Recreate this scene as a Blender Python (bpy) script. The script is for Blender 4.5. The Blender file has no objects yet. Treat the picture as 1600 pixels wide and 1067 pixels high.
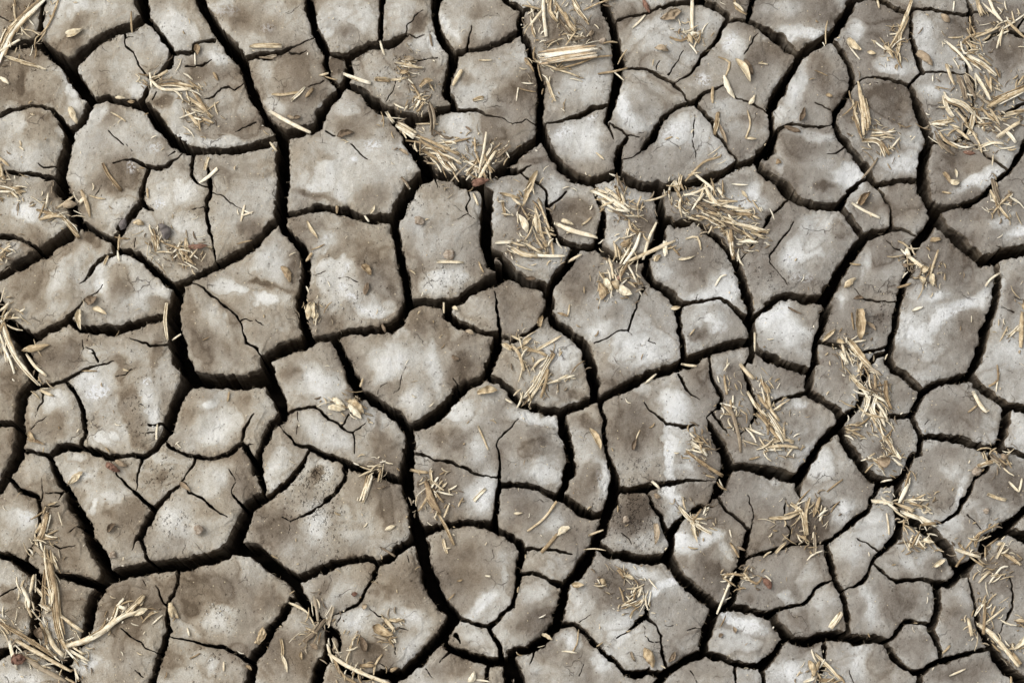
import bpy, math, random
import numpy as np
from mathutils import Vector, Matrix

# ---------------------------------------------------------------- camera, sky, sun, exposure
SC = bpy.context.scene
COL = SC.collection
W, H = 1600, 1067
LENS = 85.0
F_PX = 1600 * LENS / 36.0
TILT = math.radians(11.0)
DIST = 1.95
CAM = np.array([0.0, -DIST * math.sin(TILT), DIST * math.cos(TILT)])
cam_d = bpy.data.cameras.new('camera')
cam_d.lens = LENS; cam_d.sensor_width = 36; cam_d.clip_start = 0.01; cam_d.clip_end = 500
cam = bpy.data.objects.new('camera', cam_d)
cam.location = CAM
cam.rotation_euler = (TILT, 0, 0)
COL.objects.link(cam)
SC.camera = cam

SUN_EL, SUN_AZ = math.radians(50), math.radians(-75)      # azimuth measured from +Y towards +X
world = bpy.data.worlds.new('World'); SC.world = world; world.use_nodes = True
nt = world.node_tree; nt.nodes.clear()
sky = nt.nodes.new('ShaderNodeTexSky'); sky.sky_type = 'NISHITA'; sky.sun_disc = False
sky.sun_elevation = SUN_EL; sky.sun_rotation = SUN_AZ
sky.air_density = 1.0; sky.dust_density = 4.0; sky.ozone_density = 0.5
hsv = nt.nodes.new('ShaderNodeHueSaturation'); hsv.inputs['Saturation'].default_value = 0.06   # an overcast, nearly white sky
bg = nt.nodes.new('ShaderNodeBackground'); bg.inputs['Strength'].default_value = 0.12
out = nt.nodes.new('ShaderNodeOutputWorld')
nt.links.new(sky.outputs[0], hsv.inputs['Color']); nt.links.new(hsv.outputs[0], bg.inputs[0]); nt.links.new(bg.outputs[0], out.inputs[0])

sun_d = bpy.data.lights.new('sun', 'SUN'); sun_d.energy = 1.1; sun_d.angle = math.radians(40); sun_d.color = (1.0, 0.97, 0.92)
sun = bpy.data.objects.new('sun', sun_d)
sv = Vector((math.sin(SUN_AZ) * math.cos(SUN_EL), math.cos(SUN_AZ) * math.cos(SUN_EL), math.sin(SUN_EL)))
sun.rotation_euler = sv.to_track_quat('Z', 'Y').to_euler(); sun.location = sv * 5
COL.objects.link(sun)
SC.view_settings.view_transform = 'Standard'; SC.view_settings.look = 'None'
SC.view_settings.exposure = 0.60; SC.view_settings.gamma = 1.0; SC.view_settings.use_curve_mapping = False
SC.render.resolution_x, SC.render.resolution_y = 1024, 682

# ---------------------------------------------------------------- survey square -> ground plane (metres)
CT, ST = math.cos(TILT), math.sin(TILT)
def ground(x, y):
    """survey coordinates -> (X, Y) on the plane z = 0"""
    a = (np.asarray(x, float) - W / 2) / F_PX
    b = -(np.asarray(y, float) - H / 2) / F_PX
    dy = b * CT + ST
    dz = b * ST - CT
    t = -CAM[2] / dz
    return a * t, CAM[1] + dy * t
MM = 0.001

# ---------------------------------------------------------------- noise
_rng = np.random.RandomState(5)
_TAB = _rng.rand(256, 256).astype(np.float32)
def vn(x, y, s, seed=0):
    """smooth value noise in -1..1 with cell size s"""
    x = np.asarray(x, np.float32) / s + seed * 37.7 + 512; y = np.asarray(y, np.float32) / s + seed * 91.3 + 512
    xi = np.floor(x).astype(np.int32); yi = np.floor(y).astype(np.int32)
    u = x - xi; v = y - yi
    u = u * u * u * (u * (u * 6 - 15) + 10); v = v * v * v * (v * (v * 6 - 15) + 10)
    a = xi & 255; a1 = (xi + 1) & 255; b = yi & 255; b1 = (yi + 1) & 255
    T = _TAB
    return ((T[b, a] * (1 - u) + T[b, a1] * u) * (1 - v) + (T[b1, a] * (1 - u) + T[b1, a1] * u) * v) * 2 - 1
def fbm(x, y, s, seed=0, o=4, g=0.5):
    r = 0; a = 1; t = 0
    for k in range(o):
        r = r + a * vn(x, y, s / (2 ** k), seed + k * 3); t += a; a *= g
    return r / t

# ---------------------------------------------------------------- materials
def new_mat(name):
    m = bpy.data.materials.new(name); m.use_nodes = True
    n = m.node_tree; n.nodes.clear()
    o = n.nodes.new('ShaderNodeOutputMaterial'); p = n.nodes.new('ShaderNodeBsdfPrincipled')
    n.links.new(p.outputs[0], o.inputs[0])
    p.inputs['Roughness'].default_value = 0.85; p.inputs['Specular IOR Level'].default_value = 0.2
    return m, n, p
class NB:
    def __init__(s, n): s.n = n
    def N(s, t, **kw):
        x = s.n.nodes.new(t)
        for k, v in kw.items(): setattr(x, k, v)
        return x
    def L(s, a, b): s.n.links.new(a, b)
    def val(s, sock, v):
        if hasattr(v, 'is_output') or isinstance(v, bpy.types.NodeSocket): s.L(v, sock)
        else: sock.default_value = v
    def math(s, op, a, b=0.0, c=None, clamp=False):
        x = s.N('ShaderNodeMath', operation=op, use_clamp=clamp)
        s.val(x.inputs[0], a); s.val(x.inputs[1], b)
        if c is not None: s.val(x.inputs[2], c)
        return x.outputs[0]
    def noise(s, vec, scale, detail=3, rough=0.55, dist=0.0):
        x = s.N('ShaderNodeTexNoise'); s.L(vec, x.inputs['Vector'])
        x.inputs['Scale'].default_value = scale; x.inputs['Detail'].default_value = detail
        x.inputs['Roughness'].default_value = rough; x.inputs['Distortion'].default_value = dist
        return x.outputs[0]
    def mix(s, f, a, b, mode='MIX'):
        x = s.N('ShaderNodeMix', data_type='RGBA', blend_type=mode)
        s.val(x.inputs[0], f); s.val(x.inputs[6], a); s.val(x.inputs[7], b)
        return x.outputs[2]
    def ramp(s, f, stops, interp='LINEAR'):
        x = s.N('ShaderNodeValToRGB'); s.L(f, x.inputs[0]); x.color_ramp.interpolation = interp
        e = x.color_ramp.elements
        while len(e) < len(stops): e.new(0.5)
        for el, (p, c) in zip(e, stops):
            el.position = p; el.color = c if len(c) == 4 else (*c, 1)
        return x.outputs[0]
    def attr(s, name):
        x = s.N('ShaderNodeAttribute'); x.attribute_name = name
        return x
    def smooth(s, f, a, b):
        x = s.N('ShaderNodeMapRange', interpolation_type='SMOOTHSTEP'); s.L(f, x.inputs[0])
        x.inputs[1].default_value = a; x.inputs[2].default_value = b
        return x.outputs[0]
# Crack lines of the mud, as surveyed on 16 squares of the ground (square origin, then lines of x,y,width).
CRACKS = {
(0, 0): """
990,875,8 1015,845,10
1110,1025,10 1165,1040,12
785,-30,75 795,40 800,90,60
800,90,50 740,140,50 650,170,55 560,210 490,270 430,325,60 390,350
800,90,40 840,130,35 890,190 940,260 955,300,35
955,300,40 945,360,40 900,400,35 850,450,30 830,480,28 800,540,38 775,580,40
955,300,26 1010,298,26 1080,295,24 1075,262,22 1110,240,22 1190,220,28
1110,-20,60 1130,50 1180,110 1200,170,55 1250,220,55 1310,290,60 1350,340,60 1370,420,50 1400,500,48 1423,570,42
1330,320,26 1423,320,30
245,-20,25 235,100,32 225,190 200,230,30
-20,80,12 60,120,10
-20,245,35 60,250,40 130,235,45 220,250,55 300,300,62 390,370,70 430,460,70 480,530,70 510,560,60
510,560,50 600,545,42 680,565,45 775,590,50 820,600,55 860,650,62 920,720,65 980,790,62 1050,830,58 1130,840,45 1250,840,40 1340,830,45 1423,815,45
510,560,60 480,620,45 440,690,40 390,730,50 370,800,58 345,900,62 330,980,62 345,1067,70
-20,655,30 60,615,30 130,590,26 220,585,20 290,610,24 340,670,38 380,720,45
20,960,22 90,965,28 170,970,25 240,985,24 320,1000,25
205,915,8 240,930,14 310,920,14
690,190,14 700,250,10 735,290,10 760,340,10 800,400,12 830,440,14
700,210,8 740,200,5
1080,860,26 1065,920,24 1070,980,20 1110,1025,14
1160,940,14 1170,1000,24 1165,1067,26
630,900,8 690,885,12 740,885,18 790,915,24 860,935,30 920,925,26 990,875,8
820,940,18 810,990,22 785,1067,28
600,730,8 640,770,10 690,810,6
705,805,6 735,850,5
930,875,5 975,840,12
1140,555,8 1190,535,12 1230,490,10 1270,478,8 1300,495,9 1360,460,10
1030,375,8 1110,370,14 1180,330,6
1300,735,6 1350,710,9 1423,680,12
875,520,14 850,560,10
""",
(400, 0): """
230,250,7 290,222,6 350,200,10
1360,650,9 1423,682,7
1440,880,45 1370,930,48 1310,975,45
285,-20,50 300,60,55 330,160,48 370,240,42 400,300,45
400,300,36 385,350,34 400,410,28 440,460,28 460,490,35
400,295,28 450,315,32 510,320,40 520,400,50 500,450,52 460,500,50
510,320,50 570,285,50 640,255,45 700,260,40 770,240,40 830,190,30
830,190,12 840,150,8 880,90,8 935,50,6
705,-20,40 700,60,36 700,140,26 690,240,30
850,190,8 890,210,10 940,190,6
1010,-20,55 1000,80,50 1020,180,45 1060,260,42 1100,310,50
1100,310,45 1160,280,28 1230,270,25 1310,250,40 1423,200,40
1170,270,18 1180,220,14 1205,140,5
1100,310,60 1090,390,60 1065,470,52 1060,520,42 1090,540,40 1100,590,35
1100,600,30 1030,600,48 960,650,55 870,655,62 780,640,60 700,600,55 640,560,50 570,500,48 520,480,40
1100,600,24 1170,615,20 1230,610,18 1290,635,15 1360,650,10
460,500,52 410,560,50 370,620,52 340,690,48 300,720,50 230,740,60 150,745,55 100,700,50 50,650,46 25,600,42 5,540,40 -10,500,40
150,745,60 145,830,70 155,920,76 155,1000,76 150,1067,75
0,815,45 60,790,40 120,760,40
0,310,38 80,310,40 150,290,28 230,250,8
190,290,10 240,300,12 290,280,6
290,490,5 330,470,9 390,445,10
385,725,12 440,760,8
530,810,8 570,850,10 620,875,5
870,655,70 840,720,60 850,770,70 900,830,75 950,920,75 990,970,60
760,680,30 830,740,60
990,970,60 910,985,70 870,1030,60 840,1080,70
990,970,50 1080,985,50 1180,1000,50 1240,1010,45
1230,1000,40 1320,975,42 1440,945,42
1000,980,10 1010,1030,7
870,330,6 920,335,9 1010,328,5
770,450,5 760,500,7 715,560,5
""",
(800, 0): """
0,690,6 85,665,8 130,700,10
920,450,7 885,460,8
1190,460,9 1220,510,9 1250,545,9
1400,610,9 1425,640,12
680,880,5 605,895,7
1350,890,42 1390,950,46 1425,985,50
-20,15,30 50,50,30 60,60
-10,200,36 45,180,40 50,110,32 60,60,32 100,55,28 160,65,18
50,180,40 80,230,45 110,300,42 150,400,42 170,480,50 165,570,50 155,660,50 170,740,58 190,790,50
170,740,50 120,790,55 60,830,62 -10,885,52
190,790,45 230,870,46 290,940,58 350,985,55 430,1010,55 520,990,50 575,960,50
155,690,12 220,680,14 300,660,24 370,640,30 440,600,30 520,585,26
495,-20,30 530,60,48 565,150,52 580,250,60 590,350,64 590,420,60 570,500,52 550,590,46 535,650,40 520,680,30 540,720,20 560,770,8
550,690,14 600,720,18 640,755,16 710,768,6
700,745,6 735,745,4
640,770,18 600,820,40 590,880,45 590,960,48 640,1000,60 720,1030,52 800,1045,46 870,1040,40
610,388,12 690,380,18 750,385,20 820,420,22 890,460,22 940,505,14 970,550,12 1000,565,16
1010,570,25 960,580,25 890,620,28 830,670,30 790,740,40 750,800,36 720,850,20 680,880,5
1040,-5,40 960,15,35 880,20,30 800,50,20 720,90,15 650,100,16 590,110,20
1040,-10,40 1130,40,40 1190,80,40 1200,115,34
1200,115,30 1250,105,28 1310,120,30 1370,150,42 1430,185,48
1310,110,28 1325,60,35 1345,-20,40
1195,115,30 1160,170,30 1140,220,28 1100,270,28 1055,310,22 1030,360,18 990,410,16 920,450,7
955,290,6 920,340,9 870,415,8
828,330,6 800,385,8
1020,565,26 1070,515,18 1130,490,15 1190,460,8
1020,565,20 1060,620,22 1110,670,24 1140,740,25 1190,800,20 1220,850,18 1245,895,16
1020,640,5 1010,700,7 1005,800,7 1020,870,4
1365,190,6 1330,240,9 1290,300,8
1250,545,9 1310,560,9 1400,610,9
870,1040,44 1000,1020,48 1100,990,50 1180,960,48 1240,920,45 1320,900,45 1370,870,42 1435,790,46
-10,965,25 60,945,20 110,915,5
50,960,14 100,1000,16 150,1020,16 185,1060,18
""",
(1200, 0): """
350,200,30 380,240,28
1040,790,18 960,790,20 900,780,24
1215,1067,30 1180,1100,32
-5,172,52 60,215,55 120,265,50 175,310,42
175,310,50 240,260,55 320,220,60 370,170,55 410,110,55 450,50,46 480,0,42 560,-25,40
175,310,50 140,380,52 90,460,60 50,530,60 15,600,48
10,600,40 15,680,32 30,750,48 15,830,50 -10,870,45
30,745,30 80,710,26 130,690,22 200,705,20 270,712,18 350,695,8
255,575,7 300,590,12 350,620,14
380,240,26 430,310,36 465,380,38 470,480,36 420,560,34 370,630,34 370,680,36 410,760,40 470,840,45 530,920,46 570,990,46 600,1030,42
430,820,12 380,850,9 320,860,4
570,990,20 500,1020,18 440,1067,22
600,1030,36 680,1015,38 770,1005,36 850,1000,36
475,470,8 530,440,10 590,425,16 660,435,20 740,455,22 790,480,25
540,460,4 610,465,3
790,480,32 810,540,40 840,620,50 880,700,52 900,780,58 880,870,68 860,960,68 860,1067,62
790,465,14 830,440,18 865,405,22 840,350,28 815,280,32 800,200,32 795,120,30 800,60,22
865,405,14 920,400,15 970,405,14 1040,410,14 1110,420,16 1150,480,22
560,-25,30 620,0,30 690,35,30 760,60,30 830,45,22 920,45,20 1000,65,22 1080,80,20 1130,70,25
1095,-20,20 1120,30,26 1130,80,30 1135,130,25 1140,170,20 1130,240,16 1110,330,20 1110,420,20
1130,70,20 1230,75,12
1200,240,10 1270,190,22 1330,170,25 1440,190,32
1435,90,10 1390,150,14
930,610,5 1000,585,8 1060,600,10 1130,690,20
1150,480,20 1140,580,18 1130,690,20 1080,760,22 1040,790,16
1435,790,42 1390,880,38 1340,955,32 1280,1000,28 1240,1040,24 1215,1067,30
1340,960,14 1290,920,16 1220,880,14 1180,840,10 1130,780,10 1080,760,14
1130,690,14 1290,640,14 1350,605,16 1440,570,18
1435,435,8 1385,455,4
-10,975,50 60,1010,50 120,1050,45 145,1075,50
""",
(0, 267): """
1200,495,10 1205,530,12
1130,650,10 1050,615,9
345,100,70 375,160,65 400,220,60 430,290,60
430,290,40 500,315,35 560,350,36 630,385,38 640,430,45 650,450,45
430,290,55 380,350,60 300,400,64 220,460,64 130,510,62 50,555,55 -20,595,45
-20,370,30 70,370,30 130,385,25 180,415,24 215,440,15
820,0,25 800,60,26 790,110,36 790,190,42 740,230,50 690,290,50 650,360,42 640,410,42
790,190,30 850,220,12
1165,60,28 1165,120,25 1145,170,24 1150,240,22 1165,310,20 1180,390,16 1200,495,10
1185,120,8 1240,140,8 1290,180,8 1345,212,5
1065,215,4 1100,200,5 1135,200,6
650,450,45 700,445,38 760,470,45 830,530,50 900,590,46 950,630,48 990,640,62
650,455,30 600,470,30 540,510,25 490,575,20 440,630,5
565,630,4 530,680,9 470,720,12 420,775,20 370,830,40 290,875,46 220,910,50 160,930,60
160,930,80 100,900,95 50,860,70 10,800,40 -10,770,35
110,960,60 130,1010,50 160,1067,50
-20,690,60 10,740,35 20,800,40
400,840,40 450,870,50 540,885,55 640,880,60 740,860,55 830,830,50 920,810,48 960,790,50
990,640,75 975,720,76 960,800,80 960,880,90 980,960,90 1010,1067,86
700,925,5 760,950,12 830,975,16 910,970,14 940,955,16
990,630,50 1040,610,45 1100,580,40 1180,545,45 1250,510,50 1320,470,60 1430,395,60
1130,650,13 1200,710,14 1260,755,14 1310,800,13 1335,840,9 1350,905,11 1375,950,14 1430,995,14
1335,825,7 1400,830,7
460,940,7 465,1000,7
490,910,5 485,950,4
480,990,5 520,1005,7 550,1060,8
570,80,5 530,135,4
760,375,7 750,430,7
245,60,5 270,55,12 310,50,14
""",
(400, 267): """
150,100,75 140,180,70 135,260,52 150,320,46 200,375,45 260,430,46 280,500,50 275,580,60 260,680,62 250,760,68 265,830,60 285,900,52 300,930,55
135,280,45 80,310,45 30,360,50 -10,400,56
170,245,32 240,230,36 330,210,40 430,210,42 500,220,48 580,250,50 660,265,50 740,265,50 780,250,55
980,20,70 900,40,62 850,90,64 820,160,76 790,220,66 770,290,55 780,370,50 800,450,50 820,530,55 840,600,50 845,680,46 840,740,60
980,10,50 1060,15,50 1130,50,58 1200,80,58 1250,80,50 1290,120,60 1285,200,60 1275,290,65 1270,380,70 1290,450,60 1310,510,55
1180,100,20 1190,150,10 1170,200,10 1180,235,8 1110,270,4
1180,235,5 1215,270,4
1290,450,45 1350,460,42 1390,500,45 1440,560,55
1310,520,55 1400,560,60 1440,570,60
1430,560,60 1360,590,60 1280,620,60 1200,660,55 1130,710,55 1060,740,60 1000,735,50 930,725,46 870,735,58 840,750,60
840,740,60 810,810,60 750,870,68 680,880,46 600,890,45 520,890,45 440,910,50 380,930,50 300,945,60 220,970,70 140,1000,75 70,1040,62 40,1060,55
440,930,42 455,980,42 480,1030,46 510,1067,48
1060,740,55 1060,800,50 1110,840,46 1180,870,40 1250,890,36 1320,900,36 1350,920,45 1345,980,55 1320,1030,60 1305,1067,60
1325,670,7 1335,760,13 1345,830,18 1355,900,22
1350,920,30 1400,930,25 1430,942,25
450,595,4 510,590,6 565,615,4
330,575,4 395,560,3
0,830,4 50,865,4
0,990,10 40,1050,14
1000,40,10 1010,95,6
""",
(800, 267): """
1430,272,22 1385,345,12 1330,435,9
1280,475,9 1245,505,10
800,90,60 815,150,56 825,220,52 830,290,60 815,370,60 780,430,48 745,480,42 750,560,46 790,630,48 850,660,50 900,710,46 940,735,40
850,270,45 900,290,45 980,280,40 1010,270,26 1080,330,32 1150,380,45 1200,430,46 1240,500,50 1270,570,55 1290,650,50 1320,750,50 1330,830,50 1345,890,42 1340,950,42
60,20,8 100,50,12 150,75,14 185,110,16 190,170,18 200,240,25 220,310,35 240,370,40 290,400,36 350,420,40 420,425,42 480,410,50 490,350,50 500,290,40 505,240,30 490,190,20 470,150,14
470,150,14 460,100,14 430,60,18
200,205,14 250,160,16 305,110,18
480,420,50 540,460,48 600,490,42 680,500,42 730,480,42
350,430,50 330,490,58 290,540,60 250,590,60 210,640,48 200,690,52
-20,560,60 60,600,60 120,630,60 180,640,52 210,700,52 205,770,50 170,820,30 120,880,25 60,910,25 -10,950,25
205,780,50 240,840,55 310,890,56 370,940,60 410,990,60 430,1067,65
735,650,22 710,700,12 690,770,12 665,840,12 655,885,12 600,885,10 540,920,9 450,960,7
655,885,6 670,910,4
770,925,4 760,950,5 800,970,4
940,735,26 1020,730,20 1090,715,20 1160,710,20 1200,735,26 1250,780,30 1310,840,36 1340,860,38
930,740,36 930,830,36 935,900,36 950,980,36 960,1030,40
1340,950,42 1280,960,45 1200,975,55 1120,990,56 1040,1020,60 970,1067,60
1345,960,30 1345,1020,28 1330,1060,24
1350,960,32 1390,1020,36 1430,1055,40
1430,755,34 1380,790,32 1340,820,36
1330,435,5 1280,475,9
1100,1040,8 1110,1067,8
1025,715,5 1035,690,3
""",
(1200, 267): """
820,358,9 860,375,12
700,720,8 738,728,9
-5,22,50 60,60,55 110,120,60 180,170,55 260,195,50 340,200,46 400,195,42 440,140,26 490,90,25
110,170,26 60,220,20 -5,272,24
400,200,45 450,260,50 490,320,50 530,370,48
140,280,6 110,340,10 60,400,12 20,450,11 10,510,8 60,570,4 115,640,3
530,370,50 600,340,42 680,330,36 740,330,22 820,358,10
600,90,20 640,140,18 670,190,14 685,250,16 690,320,20
530,370,55 490,430,62 440,510,66 390,590,66 350,660,66 330,740,60 310,830,50 290,900,42 265,950,36 255,1010,40 260,1067,38
-5,738,40 60,705,46 130,695,46 220,710,50 310,715,55
860,60,62 880,140,60 910,220,62 930,260,80
900,220,50 960,210,50 1030,200,32 1110,190,32 1180,150,34
930,260,75 990,330,62 1060,390,66 1130,450,70 1190,495,70 1250,490,62 1330,450,70 1440,428,70
930,270,60 880,330,52 830,400,55 790,460,50 790,540,48 760,620,34 740,690,44 725,770,36 710,850,40 690,930,40 680,1000,44 670,1067,42
1270,510,48 1280,580,46 1275,680,50 1250,780,50 1215,880,55 1190,970,55 1160,1067,58
660,385,5 700,425,10 745,440,18 780,460,22
480,660,5 530,705,12 590,715,14 650,720,12 705,720,7
280,950,30 340,965,28 420,985,26 500,1010,26 560,1000,24 640,985,20 680,970,24
-5,1015,42 60,1055,44
1300,760,5 1370,780,5
1370,700,5 1430,715,7
1270,420,5 1320,430,7
""",
(0, 534): """
1035,750,14 1000,800,16
755,800,6 752,842,8
650,735,10 625,690,8 608,650,9
1055,830,13 1030,790,12 1000,800,14
110,0,50 130,50,52 170,130,62 185,220,60 125,290,70 110,370,62 105,450,66 110,540,66 90,640,78 50,720,62 20,780,50 -10,830,42
-20,452,46 90,460,42
200,248,36 300,235,20 370,215,22 440,180,25 510,145,14 580,130,12 640,115,5
520,70,6 550,120,8
375,230,25 420,290,28 450,350,28 465,430,28 480,500,24 450,550,20 445,575,24
235,270,14 240,330,12 205,375,7 195,440,4
260,420,4 200,460,5 165,490,6
140,605,30 220,615,28 270,640,35 300,700,40 340,780,40 370,820,42 400,890,55 450,960,60 480,1020,60 490,1067,62
280,630,40 330,590,45 400,580,42 460,585,36 530,610,40 600,645,40 660,630,30 730,625,28 800,640,32 850,600,45 890,550,42 930,500,50 945,440,60 960,380,60 1000,290,62 1040,220,80
600,645,26 660,660,14
790,655,20 765,710,13 755,800,7
650,735,12 700,790,18 750,840,20 800,890,20 845,930,24
930,560,26 970,600,25 1040,630,26 1100,635,28 1180,645,25 1260,630,28 1310,590,30 1345,550,28 1350,500,22 1385,440,13 1410,405,7
1345,560,28 1380,610,30 1415,670,40 1425,720,44
1380,570,8 1410,570,5
1085,650,18 1060,700,20 1035,750,14
1000,800,16 940,850,28 880,910,30 840,950,36 810,1010,45 785,1067,48
1055,830,14 1120,860,15 1160,900,15 1220,955,9 1265,970,4
1275,710,4 1305,780,6 1280,840,9 1320,890,16 1360,920,24
1430,865,60 1380,920,70 1350,980,72 1330,1067,80
60,765,32 120,820,28 210,865,28 225,930,22 215,1000,18 205,1060,14
230,750,4 240,840,9 232,880,12
250,838,7 340,835,10
355,820,14 320,880,6
990,0,95 1000,80,90 1030,160,84 1040,200,90
1050,200,80 1120,210,90 1200,215,90 1300,225,84 1430,218,76
640,190,4 700,180,8 760,140,5
830,460,14 920,455,18
790,510,4 860,495,7
700,310,4 760,305,4
780,345,4 830,360,4
1370,0,14 1430,34,14
390,1050,5 435,1020,5
260,910,6 340,910,4
""",
(400, 534): """
140,480,9 110,458,12
-10,200,88 60,165,80 70,150,70
40,90,50 70,150,60 90,240,78 130,320,70 150,400,60 100,460,52 60,520,50 20,600,32 10,660,40 15,730,46 40,820,30 30,860,36
440,0,42 470,60,46 510,130,58 545,210,60 570,290,52 640,320,46 710,360,54 780,420,56 850,480,62
850,480,60 930,460,60 1000,410,66 1070,340,70 1130,270,70 1200,230,60 1270,200,46 1290,150,50 1320,80,58 1345,0,58
1270,200,40 1340,215,40 1430,280,38
850,490,60 860,560,62 845,650,76 840,740,80 840,830,62 870,910,60 880,1000,62 890,1067,70
170,405,24 260,370,20 325,360,18 380,410,18 440,450,18 490,490,18 545,505,11 605,450,5
545,505,10 550,560,9 550,620,4
475,465,14 500,430,13 525,395,9
140,480,8 190,530,14 220,570,20 290,580,28 340,610,35 420,635,40 490,665,36 540,695,40 620,715,45 700,740,46 780,770,50 830,770,60
235,400,6 220,510,6
295,600,18 260,670,22 215,730,28 180,780,32 110,830,35 50,880,40 -10,910,42
500,690,35 490,760,25 440,830,25 380,900,24 300,950,20 240,970,13 190,1000,7
890,622,22 960,640,14 1060,660,16 1130,690,18 1200,725,18 1260,740,14 1340,755,10
1430,475,14 1370,510,12 1345,570,10 1350,640,14 1350,720,16 1355,800,26 1345,900,36 1330,1000,36 1325,1040,40
1360,800,30 1430,798,36
890,1060,60 980,1040,44 1080,1012,44 1180,1002,46 1260,1012,46 1330,1040,46 1425,1080,44
830,150,4 805,210,7 800,250,7 770,290,4
675,295,5 690,250,5 730,230,3
1100,205,3 1125,245,5
190,1000,4 145,980,3
190,1000,4 180,1060,3
""",
(800, 534): """
1095,762,6 1150,765,6
1075,912,14 1115,865,16
1150,370,20 1110,390,8 1085,432,7
-10,285,40 50,340,50 120,365,50 200,390,50 270,390,50 360,355,50 430,325,55 470,310,52
430,117,64 440,150,60 460,230,60 470,300,52
480,315,45 590,270,58 670,230,56 750,190,60 830,170,60 910,140,60 970,100,56
500,320,32 495,370,30 515,430,30 505,480,26 515,560,28 530,630,30 560,700,40 570,760,50 570,800,52
580,810,46 650,825,46 720,815,46 800,800,40 870,780,30 960,770,20 1095,762,7
570,800,55 560,880,70 530,950,66 510,1010,62 500,1067,65
280,400,55 285,480,60 310,560,56 320,640,56 320,720,60 290,800,46 265,850,46
-10,795,40 80,800,40 160,820,40 240,855,45 310,880,50 380,930,55 450,960,50 520,960,52
730,320,4 760,365,10 820,410,14 860,455,18 940,470,20 1045,468,7
920,185,20 960,245,18 1000,290,13 1050,325,4
1105,60,14 1110,180,20 1140,250,28 1160,310,28 1150,370,26
1105,385,7 1150,450,20 1200,505,7
1085,430,5 1120,500,40 1160,570,60 1190,630,60 1210,690,60 1190,720,60 1160,790,55 1120,860,35
1345,0,30 1340,70,20 1300,125,15 1280,150,14 1310,220,22 1330,290,35 1355,340,30 1362,400,22 1320,470,15 1260,525,5
1350,20,30 1390,60,36 1430,95,38
1220,690,50 1300,690,36 1360,705,50 1435,738,52
755,840,20 790,920,22 825,960,26 840,1020,30 860,1060,42
870,1065,42 920,1000,36 970,960,26 1020,940,36 1060,915,35 1120,920,8
1150,865,24 1190,940,22 1250,985,22 1320,1035,18 1325,1050,18
1310,850,5 1335,940,9 1345,1000,9 1335,1050,12
0,475,12 40,420,5
""",
(1200, 534): """
930,1015,10 880,1030,14
262,117,38 255,80,36 240,170,40 230,250,40 230,275,40
-5,75,50 80,120,50 160,145,46 240,165,38
30,335,25 100,305,22 180,290,20 230,275,30
240,275,45 290,305,50 340,350,50 390,390,50 410,440,52 400,470,50
410,440,45 460,400,45 495,370,40 515,320,32 520,240,28 560,140,30 600,80,34 680,60,30
400,470,45 340,510,45 290,570,45 250,640,50 200,710,52 170,760,52
-10,712,50 60,735,55 120,750,52 170,760,50 165,830,28 180,890,10
410,480,48 440,550,50 480,630,50 530,700,50 590,750,55 640,785,55 720,775,60
675,90,45 700,150,40 760,180,50 810,230,45 860,280,36
1170,100,52 1150,130,50 1130,190,50
1130,190,48 1050,200,45 980,215,40 910,250,40 860,290,40 830,350,40 800,410,40 815,450,36 840,510,36 845,580,40 840,620,36 800,630,26 770,700,40 740,760,46 720,790,50
520,300,20 600,360,24 665,410,30 730,415,28 800,410,32
840,530,36 900,520,36 980,525,36 1060,535,45 1140,570,46 1220,590,46 1290,595,46 1360,605,40 1440,640,40
1290,580,50 1310,510,46 1330,430,58 1340,360,58
1140,180,45 1170,240,46 1240,290,50 1330,350,46 1440,372,50
720,790,50 725,860,50 730,940,52 740,1000,50 735,1067,42
620,790,36 600,840,35 575,890,30 560,930,30 490,980,36 440,1020,35 400,1062,24
350,920,5 370,905,10 410,905,5
105,850,6 100,920,12 100,980,10 125,1040,12 120,1100,12
1150,760,20 1120,830,25 1080,890,22 1060,940,22 1000,990,16 930,1015,12
1150,760,20 1220,700,22 1240,610,26
730,950,50 800,990,60 880,1040,58
1440,925,50 1370,990,42 1320,1050,42
1110,955,4 1190,1035,5
870,460,5 905,425,6
""",
(0, 767): """
-20,345,45 60,370,50 130,410,60 190,460,66 220,520,70 200,620,70 190,720,58 180,800,50 240,900,48 330,970,62 400,1040,80 420,1090,80
205,230,14 185,290,14 150,370,20 130,400,24
250,290,6 340,320,12 420,300,5
470,200,60 510,280,60 550,350,66 590,420,62 590,490,80
230,480,40 320,470,42 400,475,46 470,500,46 530,520,52 590,500,60
590,490,70 650,460,72 740,440,76 830,420,80 950,410,80 1060,400,76 1150,380,80 1220,360,80 1300,310,82 1330,220,86
790,220,42 760,260,20 730,330,5
775,250,28 800,320,22 815,370,28
560,540,70 520,590,70 500,680,66 490,760,60 470,810,50 420,870,40 380,940,50 340,985,50
1300,320,75 1430,335,80
985,450,26 980,520,22 965,580,22 935,620,16 930,700,28 940,770,40 920,850,42 890,920,42 860,1000,40 835,1090,38
865,520,5 885,580,13 925,640,16
955,815,12 1040,830,13 1120,850,18 1200,870,22 1260,870,22 1320,900,22 1370,940,28
670,755,7 720,800,12 800,860,11 870,900,6
750,990,4 800,1035,5
1430,885,45 1400,950,55 1395,1010,60 1390,1090,60
-20,930,40 50,880,35 110,870,28 180,860,30
-20,595,10 50,565,10 110,525,4
790,490,6 810,530,4
""",
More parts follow.
